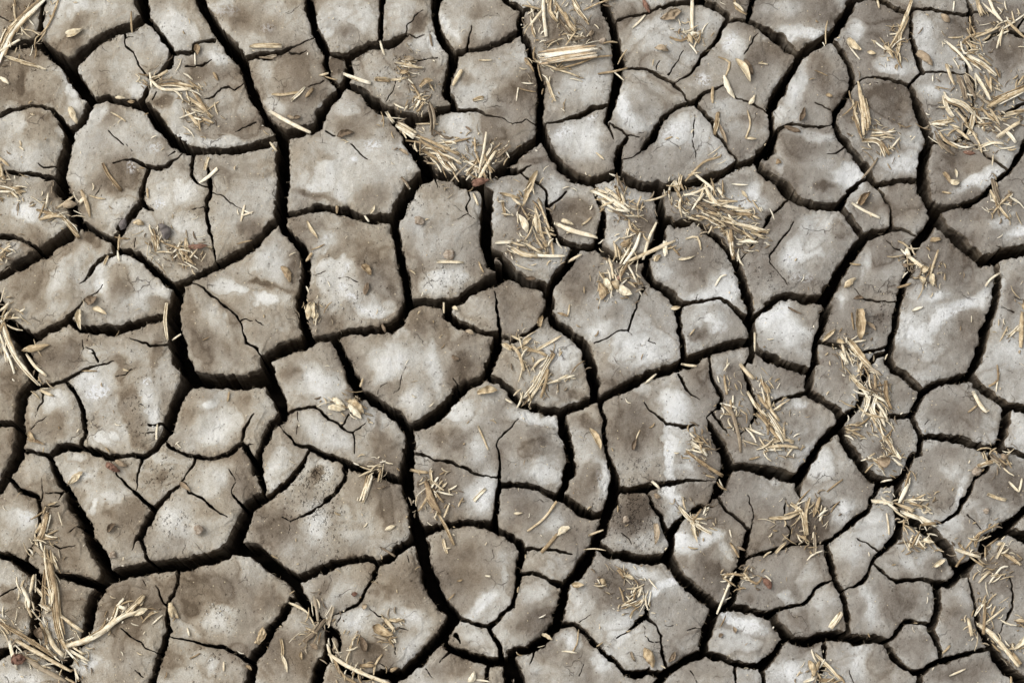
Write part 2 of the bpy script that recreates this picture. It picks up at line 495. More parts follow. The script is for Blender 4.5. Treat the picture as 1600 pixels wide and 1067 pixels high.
(400, 767): """
200,610,36 255,600,34
440,685,7 385,725,8
-10,335,85 60,380,88 120,430,90 190,480,76 230,540,70 260,610,60 320,680,50 370,730,46 400,760,42 450,800,40 465,850,25 460,895,12
400,760,30 400,830,40 400,900,58 350,1000,62 320,1090,70
200,610,40 170,650,48 150,690,50 110,750,50 60,820,60 20,890,60 -5,920,56
230,490,55 320,450,60 400,420,56 480,400,46 560,385,42 620,375,42 680,400,45
680,400,45 740,370,50 800,320,50 860,280,46 910,270,50
680,410,28 650,470,25 610,550,22 560,630,20 500,660,17 440,685,9
470,690,5 455,750,4
880,150,62 890,190,70 910,280,72 940,380,76 960,480,88 1000,560,86 1050,630,76 1100,690,70
1100,700,70 1060,770,75 1020,830,70 960,880,62 900,950,65 840,1000,60 780,1030,60 700,1020,46 600,1030,40 500,1000,42 420,930,45
780,1030,50 760,1090,50
1100,680,34 1150,710,30 1200,735,25 1290,755,25 1320,800,25 1350,860,25 1365,915,28
1290,755,26 1340,720,30 1380,680,30 1430,635,30
1110,800,30 1130,840,10
1060,860,40 1130,900,45 1200,920,50 1290,940,56 1370,950,56 1430,945,52
1075,890,18 1020,950,5
1290,950,30 1280,1040,25 1290,1090,20
1400,960,45 1400,1090,58
630,645,6 680,690,9 730,710,6
800,755,8 845,775,5
770,840,6 778,910,6
840,350,5 855,400,4
680,960,5 730,990,4
945,985,5 985,1035,4
""",
(800, 767): """
-10,250,50 40,300,50 60,340,46 40,410,42 30,460,36 25,540,30 10,640,28
60,330,24 120,325,20 200,325,20 270,335,17 330,355,5
40,455,26 120,455,25 190,480,28 260,515,35 290,530,42
490,240,62 470,270,60 440,330,60 400,400,68 360,470,60 300,510,45 285,570,50 275,660,60 250,730,60
490,310,50 560,350,50 640,365,55 720,375,56 800,375,56 860,360,52 890,290,42 880,240,40 870,225,42
880,380,60 920,440,66 970,500,66 1030,560,66 1090,605,56 1140,640,60 1210,640,55
1325,215,20 1300,270,34 1290,330,40 1280,400,45 1260,470,50 1240,540,55 1220,620,50
1310,370,20 1370,350,25 1435,337,28
1210,630,50 1280,650,50 1350,670,42 1435,688,42
1140,640,55 1110,700,56 1080,760,60 1070,840,55 1080,900,50
250,730,60 210,790,60 160,840,60 90,880,50 30,890,46 -10,900,50
270,740,34 340,735,28 390,770,28 440,820,30 500,880,30 550,930,28 600,985,28 620,1010,32
620,1010,30 690,1020,36 760,1005,36 830,1025,45
1080,900,48 1010,920,46 940,950,46 880,990,50 830,1040,46 790,1090,46
1080,905,42 1150,920,40 1220,950,40 1290,965,36 1370,965,36 1430,925,36
755,640,22 750,690,30 800,750,12 825,800,16 830,880,18 850,950,20 865,985,24
750,690,26 700,730,34 640,780,12 580,820,4
735,720,5 735,800,6 775,835,6 820,840,5
0,920,50 30,1000,55 50,1090,60
130,860,16 125,920,10 95,975,4
1245,965,22 1240,1030,14 1255,1090,14
1390,965,26 1400,1090,25
995,990,7 1030,1060,7
395,960,5 375,1025,5
1045,760,6 970,768,5
850,745,5 900,742,4
440,690,3 375,730,4
610,240,4 655,260,5 660,300,4
""",
(1200, 767): """
-10,345,28 60,310,25 120,295,20 200,292,16 300,290,18 350,275,25 400,235,25
325,290,30 345,370,40 365,450,40 400,540,36 430,620,36 440,700,30 445,790,30
360,490,12 290,525,18 240,580,22 200,620,24 120,645,25 50,660,26 -10,690,36
20,680,44 50,740,60 90,790,60 150,825,55 220,840,55 290,810,55 350,800,55 440,810,56 520,820,55 600,815,50 660,840,42
425,550,10 480,530,14 530,500,25 570,420,22 600,370,25 650,320,32 700,270,38 730,210,46
495,260,6 560,295,13 615,335,14
590,400,18 650,465,18 710,500,20 780,495,22 860,490,22 940,520,32
740,160,50 800,160,60 880,200,62 950,260,62 1000,330,65 1040,400,65 1080,440,60
935,520,45 1010,510,46 1080,460,56 1130,400,46 1190,340,60 1220,270,70 1300,230,70 1360,170,48 1440,95,48
1340,220,50 1440,255,62
945,530,46 945,610,46 930,700,46 910,770,46 930,830,40 955,890,32 965,945,32
910,740,30 830,730,28 770,720,26 730,770,28 690,825,30 660,840,36
660,850,40 700,920,40 760,980,38 820,1005,30 870,1000,36 920,960,36 980,940,36 1060,910,35 1140,890,30 1230,875,24
860,1000,36 840,1090,46
1110,490,12 1130,560,20 1155,640,22 1160,720,30 1200,800,42 1250,860,60 1290,930,66 1350,1000,66 1440,1075,62
1110,490,12 1120,430,12
1345,480,13 1360,560,16 1360,640,16 1320,710,14 1280,800,8
-10,965,46 50,890,40 95,820,36
315,830,28 315,900,25 300,980,25 290,1030,20 285,1090,20
455,990,4 480,1060,6
1190,210,6 1110,120,4
""",
}

# ---------------------------------------------------------------- crack field on a survey grid
ZS = 1423.0 / 400.0
MX, MY = 520, 420
def axis(n, m, fine=1.5, coarse=6.0, pad=24):
    a = np.arange(-m, -pad, coarse); b = np.arange(-pad, n + pad + 1e-6, fine); c = np.arange(b[-1] + coarse, n + m, coarse)
    return np.concatenate([a, b, c]).astype(np.float32)
XS, YS = axis(W, MX), axis(H, MY)
NX, NY = len(XS), len(YS)
GX, GY = np.meshgrid(XS, YS)
FAR = 75.0
WXX = GX + 1.7 * vn(GX, GY, 26, 1) + 1.5 * vn(GX, GY, 9, 2) + 0.7 * vn(GX, GY, 4, 3)
WYY = GY + 1.7 * vn(GX, GY, 26, 4) + 1.5 * vn(GX, GY, 9, 5) + 0.7 * vn(GX, GY, 4, 6)
FLD = np.full((NY, NX), FAR, np.float32)
HW = np.full((NY, NX), 4.0, np.float32)
def carve(x0, y0, h0, x1, y1, h1):
    R = max(h0, h1) + FAR
    i0, i1 = np.searchsorted(XS, [min(x0, x1) - R, max(x0, x1) + R]); j0, j1 = np.searchsorted(YS, [min(y0, y1) - R, max(y0, y1) + R])
    if i1 - i0 < 2 or j1 - j0 < 2: return
    px = WXX[j0:j1, i0:i1]; py = WYY[j0:j1, i0:i1]
    dx, dy = x1 - x0, y1 - y0; L = dx * dx + dy * dy + 1e-6
    t = np.clip(((px - x0) * dx + (py - y0) * dy) / L, 0, 1)
    h = h0 + (h1 - h0) * t
    d = np.hypot(px - x0 - dx * t, py - y0 - dy * t) - h
    F = FLD[j0:j1, i0:i1]; m = d < F
    F[m] = d[m]; HW[j0:j1, i0:i1][m] = h[m]
LINES = []
for (ox, oy), txt in CRACKS.items():
    for ln in txt.strip().splitlines():
        pts = []; w = 10
        for tok in ln.split():
            v = [float(q) for q in tok.split(',')]
            if len(v) > 2: w = v[2]
            pts.append((ox + v[0] / ZS, oy + v[1] / ZS, max(w / ZS * 0.5 * (1.0 if w > 14 else 0.95), 0.75)))
        def ext(p, q):          # run on beyond the surveyed square
            if -12 < p[0] < W + 12 and -12 < p[1] < H + 12 and min(p[0], p[1], W - p[0], H - p[1]) < 7:
                d = Vector((p[0] - q[0], p[1] - q[1])).normalized()
                nrm = Vector((0, 0)); k = min(range(4), key=lambda i: (p[0], W - p[0], p[1], H - p[1])[i])
                nrm = Vector(((-1, 0), (1, 0), (0, -1), (0, 1))[k])
                if d.dot(nrm) > 0.05:
                    d = (d + nrm * 0.9).normalized(); return [(p[0] + d.x * 150, p[1] + d.y * 150, p[2])]
            return []
        pts = ext(pts[0], pts[1]) + pts + ext(pts[-1], pts[-2])
        LINES.append(pts)
for pts in LINES:
    for a, b in zip(pts[:-1], pts[1:]): carve(*a, *b)
# beyond the square the crust goes on in cells of the same size
OUTD = np.maximum(np.maximum(-GX, GX - W), np.maximum(-GY, GY - H))
rs = np.random.RandomState(11)
seeds = []
for yy in np.arange(-MY - 100, H + MY + 150, 128):
    for xx in np.arange(-MX - 100, W + MX + 150, 136):
        sx, sy = xx + rs.uniform(-56, 56), yy + rs.uniform(-56, 56)
        if max(-sx, sx - W, -sy, sy - H) > 95: seeds.append((sx, sy))
d1 = np.full((NY, NX), 1e9, np.float32); d2 = d1.copy()
VX = WXX + 9 * vn(GX, GY, 60, 8); VY = WYY + 9 * vn(GX, GY, 60, 9)
for sx, sy in seeds:
    d = np.hypot(VX - sx, VY - sy)
    n1 = np.minimum(d1, d); d2 = np.minimum(d2, np.maximum(d1, d)); d1 = n1
RING = OUTD - (66 + 34 * vn(GX, GY, 120, 21) + 14 * vn(GX, GY, 48, 22))
vor = (d2 - d1) * 0.55 - (5.6 + 3.2 * vn(GX, GY, 90, 23))
vor = np.where(RING > 0, vor, FAR)
ring = np.abs(RING) - 7.0
FLD = np.where(OUTD > 0, np.where(RING > 0, np.minimum(vor, ring), np.minimum(FLD, ring)), FLD).astype(np.float32)
HW = np.where((OUTD > 30), 6.5, HW).astype(np.float32)
# crumbly lip: wide cracks are more ragged than hair cracks
FLD += np.clip(HW / 6, 0.15, 1.0) * (0.9 * vn(GX, GY, 6, 12) + 0.7 * vn(GX, GY, 3.2, 13)) * np.exp(-np.maximum(FLD, 0) / 8)
# chips broken out of the lips
chip = np.clip((vn(GX, GY, 11, 14) - 0.25) * 3.0, 0, 1) * (0.4 + 0.6 * vn(GX, GY, 5, 15)) + np.clip((vn(GX, GY, 28, 16) - 0.45) * 3.0, 0, 1) * 1.2
FLD -= np.clip(HW / 6 - 0.3, 0.0, 1.0) * 3.4 * np.clip(chip, 0, 2) * np.exp(-np.maximum(FLD, 0) / 5)
edge = np.minimum(np.minimum(GX + MX, MX + W - GX), np.minimum(GY + MY, MY + H - GY)) - 14
FLD = np.minimum(FLD, edge)
FLD = np.where(np.abs(FLD) < 1e-3, 1e-3, FLD).astype(np.float32)

# ---------------------------------------------------------------- one label per mud plate (runs joined row by row)
INS = FLD > 0
LAB = np.full((NY, NX), -1, np.int32)
par = []
def find(a):
    while par[a] != a:
        par[a] = par[par[a]]; a = par[a]
    return a
prev = []
for j in range(NY):
    r = INS[j].astype(np.int8); dd = np.diff(np.concatenate([[0], r, [0]]))
    st = np.nonzero(dd == 1)[0]; en = np.nonzero(dd == -1)[0]
    cur = []
    for s, e in zip(st, en):
        k = len(par); par.append(k); LAB[j, s:e] = k; cur.append((s, e, k))
    a = b = 0
    while a < len(prev) and b < len(cur):
        if prev[a][0] < cur[b][1] and cur[b][0] < prev[a][1]:
            ra, rb = find(prev[a][2]), find(cur[b][2])
            if ra != rb: par[max(ra, rb)] = min(ra, rb)
        if prev[a][1] < cur[b][1]: a += 1
        else: b += 1
    prev = cur
root = np.array([find(k) for k in range(len(par))], np.int32)
LAB = np.where(LAB >= 0, root[LAB], -1)

# ---------------------------------------------------------------- colour of the crust: bleached and brown areas (x, y, rx, ry, turn, tone per survey square)
TONE_TXT = {
(0, 0): """500,50,230,70,0,.5 430,130,90,50,-30,-.35 380,240,80,50,0,-.3 90,60,120,70,0,-.35 60,450,100,130,0,-.4 385,460,130,45,60,.75 270,480,65,85,0,-.1 130,440,90,28,100,-.75 300,310,70,25,40,-.55
580,420,60,80,0,-.4 700,330,100,140,0,.45 780,500,50,50,0,.7 830,260,80,90,0,.25 960,150,120,160,0,.5 210,690,110,80,0,-.35 80,680,70,110,0,.4 130,900,110,60,0,.5 600,650,120,55,30,-.35 760,730,120,90,0,.45 520,640,90,50,-40,.5
450,950,90,90,0,.35 720,950,110,80,0,-.4 1080,420,110,90,0,-.2 1230,320,100,60,0,.55 1250,560,150,110,0,.1 1000,700,120,60,55,.5 1150,775,220,32,5,.5 900,580,60,40,0,-.5 1330,100,110,60,20,-.45 1250,30,70,30,0,.5""",
(400, 0): """60,160,60,60,0,-.3 200,80,80,60,0,.3 530,100,160,110,0,.5 480,180,50,35,0,-.4 790,80,90,90,0,.5 910,150,55,55,0,-.75 960,250,80,50,0,.6 700,420,140,60,0,.2 980,430,60,60,0,-.15 830,540,110,60,0,.05 1230,110,160,90,0,.35 1080,170,100,25,55,.75
1250,60,110,40,0,-.25 230,400,100,90,0,-.4 60,420,50,110,0,.3 100,590,70,50,0,.4 320,560,100,60,-20,-.45 410,530,90,22,-45,.6 450,380,60,60,0,-.6 500,900,240,150,0,.6 540,690,90,50,20,-.4 520,590,70,40,0,.5 380,850,60,35,0,-.2 230,800,50,50,0,-.2 830,720,70,50,20,-.5
800,900,90,80,0,.5 1220,470,110,120,0,.5 1200,420,60,35,0,-.2 1400,520,50,100,0,-.4 1380,340,50,50,0,.35 1150,720,110,100,0,.5 1330,700,50,110,-20,-.4 1360,610,50,40,0,-.4""",
(800, 0): """480,200,60,100,20,-.5 250,150,150,80,0,-.3 400,480,160,90,-15,.5 250,560,70,70,0,.35 60,500,70,120,0,-.45 40,300,45,60,0,.35 400,760,150,100,0,.6 530,800,45,80,0,-.2 400,930,120,35,10,-.25 800,200,130,90,-30,.45 720,300,100,60,0,0 650,60,120,45,0,-.3 1080,110,90,80,0,.45 980,330,80,70,0,.2
640,600,110,45,80,.85 820,560,110,110,0,-.05 720,430,90,25,10,.4 700,690,80,35,0,.45 950,720,150,65,-20,.55 800,900,150,80,0,-.05 1100,800,80,100,0,.2 1370,300,70,110,0,-.5 1240,250,75,85,0,.45 1100,400,80,80,0,.1 1200,580,110,50,0,.3 1290,800,100,65,0,-.35 1330,650,60,35,0,-.15""",
(1200, 0): """200,190,190,50,0,.7 300,60,90,55,0,-.45 80,60,110,60,0,.3 620,120,150,100,0,-.5 480,180,85,45,70,.5 720,370,120,50,0,.55 880,200,120,55,85,.45 1060,150,60,90,0,-.5 1250,100,150,80,0,-.5 1330,300,110,100,0,-.45 310,400,90,100,0,-.4 170,470,140,45,110,.55 100,620,80,45,0,.5
920,480,75,55,0,.55 660,560,140,110,0,-.6 450,640,50,80,0,-.25 750,900,120,70,0,.6 800,760,65,70,0,.35 1330,680,60,50,0,-.2 1300,900,100,60,-30,.4 1030,900,120,110,0,-.5 1180,1000,140,38,-30,.75 190,850,110,80,0,-.4 450,980,70,55,0,.9 330,1040,60,25,-20,-.7 250,750,120,30,0,.4 60,920,40,60,0,.3""",
(0, 267): """130,230,110,55,0,.65 50,130,70,40,0,-.2 300,110,60,60,0,-.4 40,410,60,40,0,.4 650,60,130,60,0,-.4 640,190,120,65,-20,.4 950,100,130,80,0,.55 1040,300,110,75,0,.5 1060,480,110,45,0,-.4 850,330,60,60,0,.1 1280,260,130,110,0,.3 1390,330,60,55,0,-.45 180,640,110,110,0,-.45 330,600,130,65,120,.35 330,430,140,45,-25,-.3 350,760,80,50,0,.3
520,390,80,40,20,-.55 560,600,70,45,100,.65 800,700,120,70,0,.6 620,510,80,35,0,.5 650,665,70,72,0,-.4 850,750,60,40,0,-.15 1150,800,150,180,0,-.35 1180,780,160,42,55,.45 1110,960,70,85,0,-.45 1260,650,120,60,10,.65 1330,720,60,35,0,-.3 400,980,150,45,0,-.3 860,900,80,40,0,-.2""",
(400, 267): """400,80,180,55,0,.55 330,130,130,20,10,-.55 640,150,80,55,0,-.2 520,130,40,40,0,.6 250,180,70,22,0,.1 420,560,110,190,0,.6 230,310,50,55,0,-.45 480,440,130,22,-25,-.25 720,600,150,22,60,-.5 660,770,120,65,0,.65 400,850,90,45,0,-.35 700,380,55,80,0,-.15 1000,350,160,150,0,.05 1050,600,140,55,-10,.65
880,240,130,45,85,.4 1200,560,60,50,0,-.25 60,500,90,100,0,.55 90,650,110,20,15,-.6 90,725,110,50,0,.65 210,520,90,30,85,-.45 130,850,90,60,0,.15 1200,750,100,60,0,.1 1400,680,60,50,0,-.4 830,860,80,35,100,.4 950,880,90,90,0,-.5 1050,960,150,18,40,-.25 1150,930,70,50,0,-.3""",
(800, 267): """60,270,80,100,0,-.4 330,230,110,75,0,-.55 230,110,60,55,0,.45 360,110,50,30,0,.2 350,385,100,25,0,0 720,270,85,75,0,-.5 710,140,70,28,0,.3 560,370,70,45,85,.25 1330,130,90,75,0,.65 60,530,80,25,0,.4 240,500,60,45,-40,.5 1050,500,115,100,0,-.45 1190,650,85,60,40,.7 930,370,65,50,0,.1 830,580,50,55,0,.45
1050,690,110,28,-10,.65 360,620,110,130,0,-.5 700,950,210,75,0,.6 480,900,90,45,-30,.65 560,800,70,38,-20,-.25 800,780,85,80,0,-.05 640,640,60,40,0,-.2 1100,830,95,75,0,.6 1050,890,55,45,0,-.35 200,960,100,60,0,.35 70,750,110,80,0,-.35""",
(1200, 267): """180,480,130,110,0,.7 280,530,80,50,0,-.05 250,290,100,55,0,.3 400,330,50,60,0,-.35 290,620,110,30,0,-.4 560,180,100,80,0,-.25 760,180,90,80,0,-.35 1200,330,120,70,30,-.2 1390,350,60,25,0,.75 1290,270,60,28,0,.45 620,450,85,95,0,-.4 520,530,100,38,115,.35 640,820,70,85,0,-.5 400,830,85,85,0,-.1 420,700,40,45,0,.45
1020,500,170,160,0,-.5 1060,770,140,38,-30,.9 960,700,60,22,0,.7 800,900,110,85,60,.65 1110,900,95,110,0,-.4 60,800,90,45,-20,.9 120,900,105,85,0,.6 240,780,55,55,0,-.05 1370,700,60,130,0,-.4""",
(0, 534): """520,230,110,95,0,.6 700,330,220,32,75,-.3 600,520,100,45,0,.65 850,350,120,65,75,.6 770,420,170,36,75,-.35 870,80,90,22,85,-.45 550,60,60,35,0,.55 320,110,130,65,0,-.4 330,330,75,55,0,.55 300,470,90,55,0,-.25 60,200,70,100,0,-.35 20,600,60,80,0,-.4 1200,480,105,85,0,.6 1100,330,60,60,0,-.2 1160,335,48,28,0,.65 1350,320,60,75,0,-.4
180,720,55,55,0,.1 80,860,80,60,0,-.15 60,960,70,60,0,.4 480,700,70,35,-30,.65 600,870,110,38,-30,.65 440,630,80,22,-20,.4 730,960,140,100,0,-.4 450,850,60,50,0,-.2 900,640,70,38,0,.3 880,750,58,45,0,-.55 1180,760,75,100,0,.45 1370,800,50,55,0,-.45""",
(400, 534): """330,220,125,100,20,.7 180,160,60,65,0,-.3 490,230,80,20,70,-.4 400,500,170,55,20,.5 620,430,110,38,75,.3 680,500,90,18,80,-.35 730,600,70,100,0,-.4 120,700,105,65,110,.5 330,720,120,65,20,.4 320,750,40,32,0,-.65 760,130,160,100,-20,.65 990,150,150,32,80,.55 880,330,70,85,0,.55 1150,170,95,105,0,-.45 600,200,55,75,0,-.25
720,270,70,50,0,-.2 1150,400,110,80,-40,.6 1090,540,150,75,0,-.35 1230,600,55,75,0,.35 1050,800,105,105,0,-.55 1260,860,105,65,95,.6""",
(800, 534): """300,80,90,60,0,.6 330,270,90,45,0,-.25 700,90,200,45,0,.5 150,450,130,38,10,.7 120,560,85,75,0,-.45 200,700,85,65,0,.5 30,720,60,40,0,0 420,440,70,50,0,-.35 400,620,65,80,0,.25 500,760,95,48,60,.65 420,750,45,65,0,-.45 680,480,150,130,0,-.55 900,350,90,85,0,.7 870,620,130,34,90,.95 980,690,90,100,0,.35 690,740,110,36,-10,.1 1080,650,60,100,0,-.45
1050,200,70,105,0,-.5 1250,200,80,90,0,-.3 880,860,100,36,85,.7 1020,840,90,55,0,-.45 80,900,100,60,0,-.3 250,1000,75,65,0,.45""",
(1200, 534): """130,190,90,60,0,-.3 190,340,60,25,0,.45 140,420,120,80,0,-.1 380,180,100,110,0,-.3 760,290,70,60,0,-.3 640,600,70,60,0,-.4 740,540,90,90,0,-.1 1050,400,150,110,0,-.35 1200,450,40,60,0,.3 290,700,85,55,0,.4 210,840,50,45,0,.45 420,930,50,55,0,.5 520,800,80,80,0,-.35 960,820,85,75,0,-.4 1010,700,70,40,0,.35 1090,800,100,24,110,.5 880,950,70,40,0,.3
1330,800,130,100,0,-.5 1300,60,100,75,0,.5 880,680,60,90,0,-.2 1020,600,80,40,0,-.3""",
(0, 767): """60,230,60,60,0,.4 150,150,60,65,0,.6 100,320,60,40,0,-.2 350,380,90,80,0,-.35 700,650,190,180,0,-.5 520,970,110,45,-20,.55 640,900,90,60,0,-.2 400,620,70,90,0,-.4 1150,560,200,140,0,-.5 1220,700,100,80,0,.5 1050,640,60,60,0,-.4 1110,980,70,55,0,.35 950,950,70,90,0,-.3 60,700,70,60,0,0 100,1020,110,50,0,.65 960,160,115,85,0,.55 40,600,60,60,0,-.35""",
(400, 767): """340,180,120,65,95,.6 560,200,100,95,0,.4 760,80,75,140,0,-.4 100,180,120,100,0,-.5 1150,430,140,140,0,-.45 1280,400,55,55,0,-.05 1260,640,130,45,-40,.75 1390,520,130,36,95,.4 850,500,140,120,0,-.45 860,690,130,50,10,.45 560,720,65,65,0,.6 860,850,100,40,-55,.55 640,900,110,60,0,-.5 460,560,65,55,0,.35 350,560,50,60,0,-.35 180,900,120,120,0,-.45 60,600,70,80,0,-.4 1220,800,80,45,0,.45 1100,980,100,60,0,-.35""",
(800, 767): """130,580,85,55,0,.25 100,740,110,95,0,-.45 180,390,90,40,0,.2 600,520,160,105,0,-.45 860,510,130,32,-35,.8 720,440,120,36,10,.5 950,640,110,65,0,-.05 640,830,120,95,-40,.55 380,640,80,55,90,.4 540,760,60,30,-20,.4 900,800,70,70,0,.1 680,110,120,95,0,-.75 620,265,60,25,0,.1 960,270,60,55,0,.85 1080,270,110,32,-15,.75 1100,400,105,75,0,-.5 1190,330,50,60,0,.3 1160,130,60,60,0,-.4
1280,715,140,34,20,.85 1250,820,150,65,0,.35 320,820,65,55,90,.65 130,960,70,50,0,.4 300,930,70,40,0,-.25 520,950,60,55,0,.65 430,1010,70,40,0,-.3 1130,1010,80,40,0,-.2""",
(1200, 767): """170,450,105,95,0,.1 90,580,60,38,0,.4 60,400,60,40,0,-.3 300,610,60,55,0,.2 200,690,80,60,0,-.2 570,620,110,38,80,.5 740,620,120,110,0,-.45 810,380,70,65,0,.45 920,420,50,60,0,-.3 1330,450,110,130,0,-.4 820,850,80,70,0,-.25 490,930,100,55,90,.45 650,960,70,60,0,-.3 120,1000,120,65,0,.6 1090,1000,140,70,0,-.45 1030,700,70,110,0,-.3 250,180,105,105,0,-.7 590,180,85,75,0,.45 450,350,85,75,0,.4""",
}
CRUST_TXT = {
(0, 0): "860,820,40,30,0,.6 730,920,25,40,0,.7 1230,60,90,40,0,.35",
(400, 0): "650,810,60,36,0,.9 550,885,24,20,0,1 60,160,40,30,0,.3",
(800, 0): "290,740,60,34,-20,.9 440,650,32,15,-20,.9 900,720,90,30,-15,.75 1210,230,60,28,-60,1 1065,440,40,38,0,.8 640,600,90,24,85,.6",
(1200, 0): "220,190,140,30,-10,.6 450,980,55,45,0,.7 1180,1000,110,22,-30,.6 740,920,80,40,0,.5",
(0, 267): "890,180,36,22,10,1 130,230,70,25,0,.6",
(400, 267): "490,540,55,18,-55,.8 470,640,24,22,0,.8 515,695,42,20,35,.9 600,775,60,14,35,.8 400,370,40,14,-20,.5",
(800, 267): "1150,860,50,40,0,.5 700,970,120,40,0,.4 1330,130,60,50,0,.5",
(1200, 267): "130,480,42,34,0,.9 1060,770,120,24,-30,.8 60,800,60,24,-20,.9 1390,350,50,16,0,.8 800,900,70,40,60,.4 190,600,70,24,0,.5",
(0, 534): "545,275,66,42,-15,1.6 820,225,26,20,0,1.3 520,200,40,24,0,.5",
(400, 534): "360,240,60,50,0,.35 780,120,70,40,0,.4 1260,880,60,30,95,.4",
(800, 534): "870,620,120,22,90,.8 920,380,60,40,0,.6 500,780,60,18,60,.6 880,860,80,20,85,.5",
(1200, 534): "190,350,40,16,0,.5 420,940,30,40,0,.5",
(0, 767): "150,140,40,40,0,.5 520,970,70,16,-20,.5",
(400, 767): "860,690,60,24,10,.4 1260,650,90,16,-40,.5 560,740,40,30,0,.5",
(800, 767): "860,510,120,18,-35,.7 1300,720,130,18,22,.9 960,260,36,40,0,.6 1060,280,80,18,-15,.5 320,820,40,30,90,.5 520,950,40,34,0,.5",
(1200, 767): "120,1010,80,40,0,.5 490,930,70,30,90,.4 570,640,70,18,80,.4",
}
def _read(d, z):
    r = []
    for (ox, oy), t in d.items():
        for tok in t.split():
            x, y, a, b, g, v = [float(q) for q in tok.split(',')]
            r.append((ox + x / z, oy + y / z, a / z, b / z, g, v))
    return r
TONES = _read(TONE_TXT, ZS); CRUSTS = _read(CRUST_TXT, ZS)
LUMPS = [(183, 453, 20, 3.0), (65, 190, 26, 2.2), (327, 625, 14, 1.8), (165, 118, 22, 1.8), (470, 125, 30, 2.5), (310, 825, 8, 3.0), (1005, 152, 26, 1.5), (835, 690, 26, 1.6), (1500, 985, 24, 1.2), (980, 812, 8, 1.5), (77, 135, 20, 2), (600, 60, 14, 1.5), (840, 60, 30, 1.5), (650, 810, 30, 1.2)]

# ---------------------------------------------------------------- relief and colour of the crust
def gauss(x, y, cx, cy, rx, ry=None, ang=0.0, p=2.0):
    ry = rx if ry is None else ry
    c, s = math.cos(math.radians(ang)), math.sin(math.radians(ang))
    u = ((x - cx) * c + (y - cy) * s) / rx; v = (-(x - cx) * s + (y - cy) * c) / ry
    return np.exp(-(np.maximum(u * u + v * v, 1e-9)) ** (p / 2))
def local(cx, cy, R):
    i0, i1 = np.searchsorted(XS, [cx - R, cx + R]); j0, j1 = np.searchsorted(YS, [cy - R, cy + R])
    return slice(j0, j1), slice(i0, i1)
nlab = LAB.max() + 2
prs = np.random.RandomState(3)
P_Z = prs.uniform(-1.0, 1.0, nlab); P_TX = prs.uniform(-1, 1, nlab); P_TY = prs.uniform(-1, 1, nlab); P_T = prs.uniform(-1, 1, nlab)
DX = 8 * fbm(GX, GY, 44, 61, 5, 0.6); DY = 8 * fbm(GX, GY, 44, 71, 5, 0.6)
ZB = 2.4 * fbm(GX, GY, 95, 31, 3) + 0.85 * fbm(GX, GY, 24, 41, 3) + 0.22 * fbm(GX, GY, 6, 51, 3)
ZB += np.exp(-np.maximum(FLD, 0) / 6.0) * np.clip(HW / 6, 0.1, 1) * (0.75 * vn(GX, GY, 5, 55) + 0.55 * vn(GX, GY, 2.6, 56))
for (bx, by, br, bh) in LUMPS:
    s = local(bx, by, br * 2.6); ZB[s] += bh * gauss(GX[s] + DX[s] * 0.5, GY[s] + DY[s] * 0.5, bx, by, br, p=2.6)
prs2 = np.random.RandomState(8)
for k in range(900):
    bx, by, br = prs2.uniform(-20, W + 20), prs2.uniform(-20, H + 20), prs2.uniform(1.3, 3.0)
    s = local(bx, by, 10); ZB[s] -= prs2.uniform(0.25, 0.9) * gauss(GX[s], GY[s], bx, by, br, br * prs2.uniform(0.6, 1.6))
ZB += P_Z[LAB] * 0.8
TONE = 0.02 + 0.55 * fbm(GX + DX, GY + DY, 85, 81, 4) + 0.10 * P_T[LAB]
CRUST = np.zeros_like(TONE)
for (bx, by, rx, ry, ang, v) in TONES:
    R = max(rx, ry) * 2.3 + 10; s = local(bx, by, R)
    w_ = gauss(GX[s] + DX[s] * 2.3, GY[s] + DY[s] * 2.3, bx, by, rx * 1.12, ry * 1.12, ang, 3.2)
    TONE[s] = TONE[s] * (1 - 0.95 * w_) + (1.12 * v + 0.16 * fbm(GX[s], GY[s], 30, 91, 3)) * 0.95 * w_
for (bx, by, rx, ry, ang, v) in CRUSTS:
    R = max(rx, ry) * 2 + 8; s = local(bx, by, R)
    CRUST[s] = np.maximum(CRUST[s], v * gauss(GX[s] + DX[s] * 0.7, GY[s] + DY[s] * 0.7, bx, by, rx, ry, ang, 4.0))
TONE += 0.20 * fbm(GX + 2 * DX, GY + 2 * DY, 26, 95, 4) 
# lips of the plates stay a little browner than the bleached middles, unevenly
LIP = np.exp(-np.maximum(FLD, 0) / 7.0)
TONE -= LIP * (0.10 + 0.24 * vn(GX, GY, 45, 97))
WARM = np.clip(0.42 - (GX - 800) / 1150 + 0.35 * fbm(GX, GY, 130, 101, 3), 0, 1)
HWS = np.clip(HW / 6.5, 0.12, 1.15)
def dome(f, h): return h * (1.5 * (1 - np.exp(-np.maximum(f, 0) / 16.0)) - 0.6 * np.exp(-(np.maximum(f, 0) / 1.8) ** 2)) - 1.5 * h
ZT = ZB + dome(FLD, HWS)

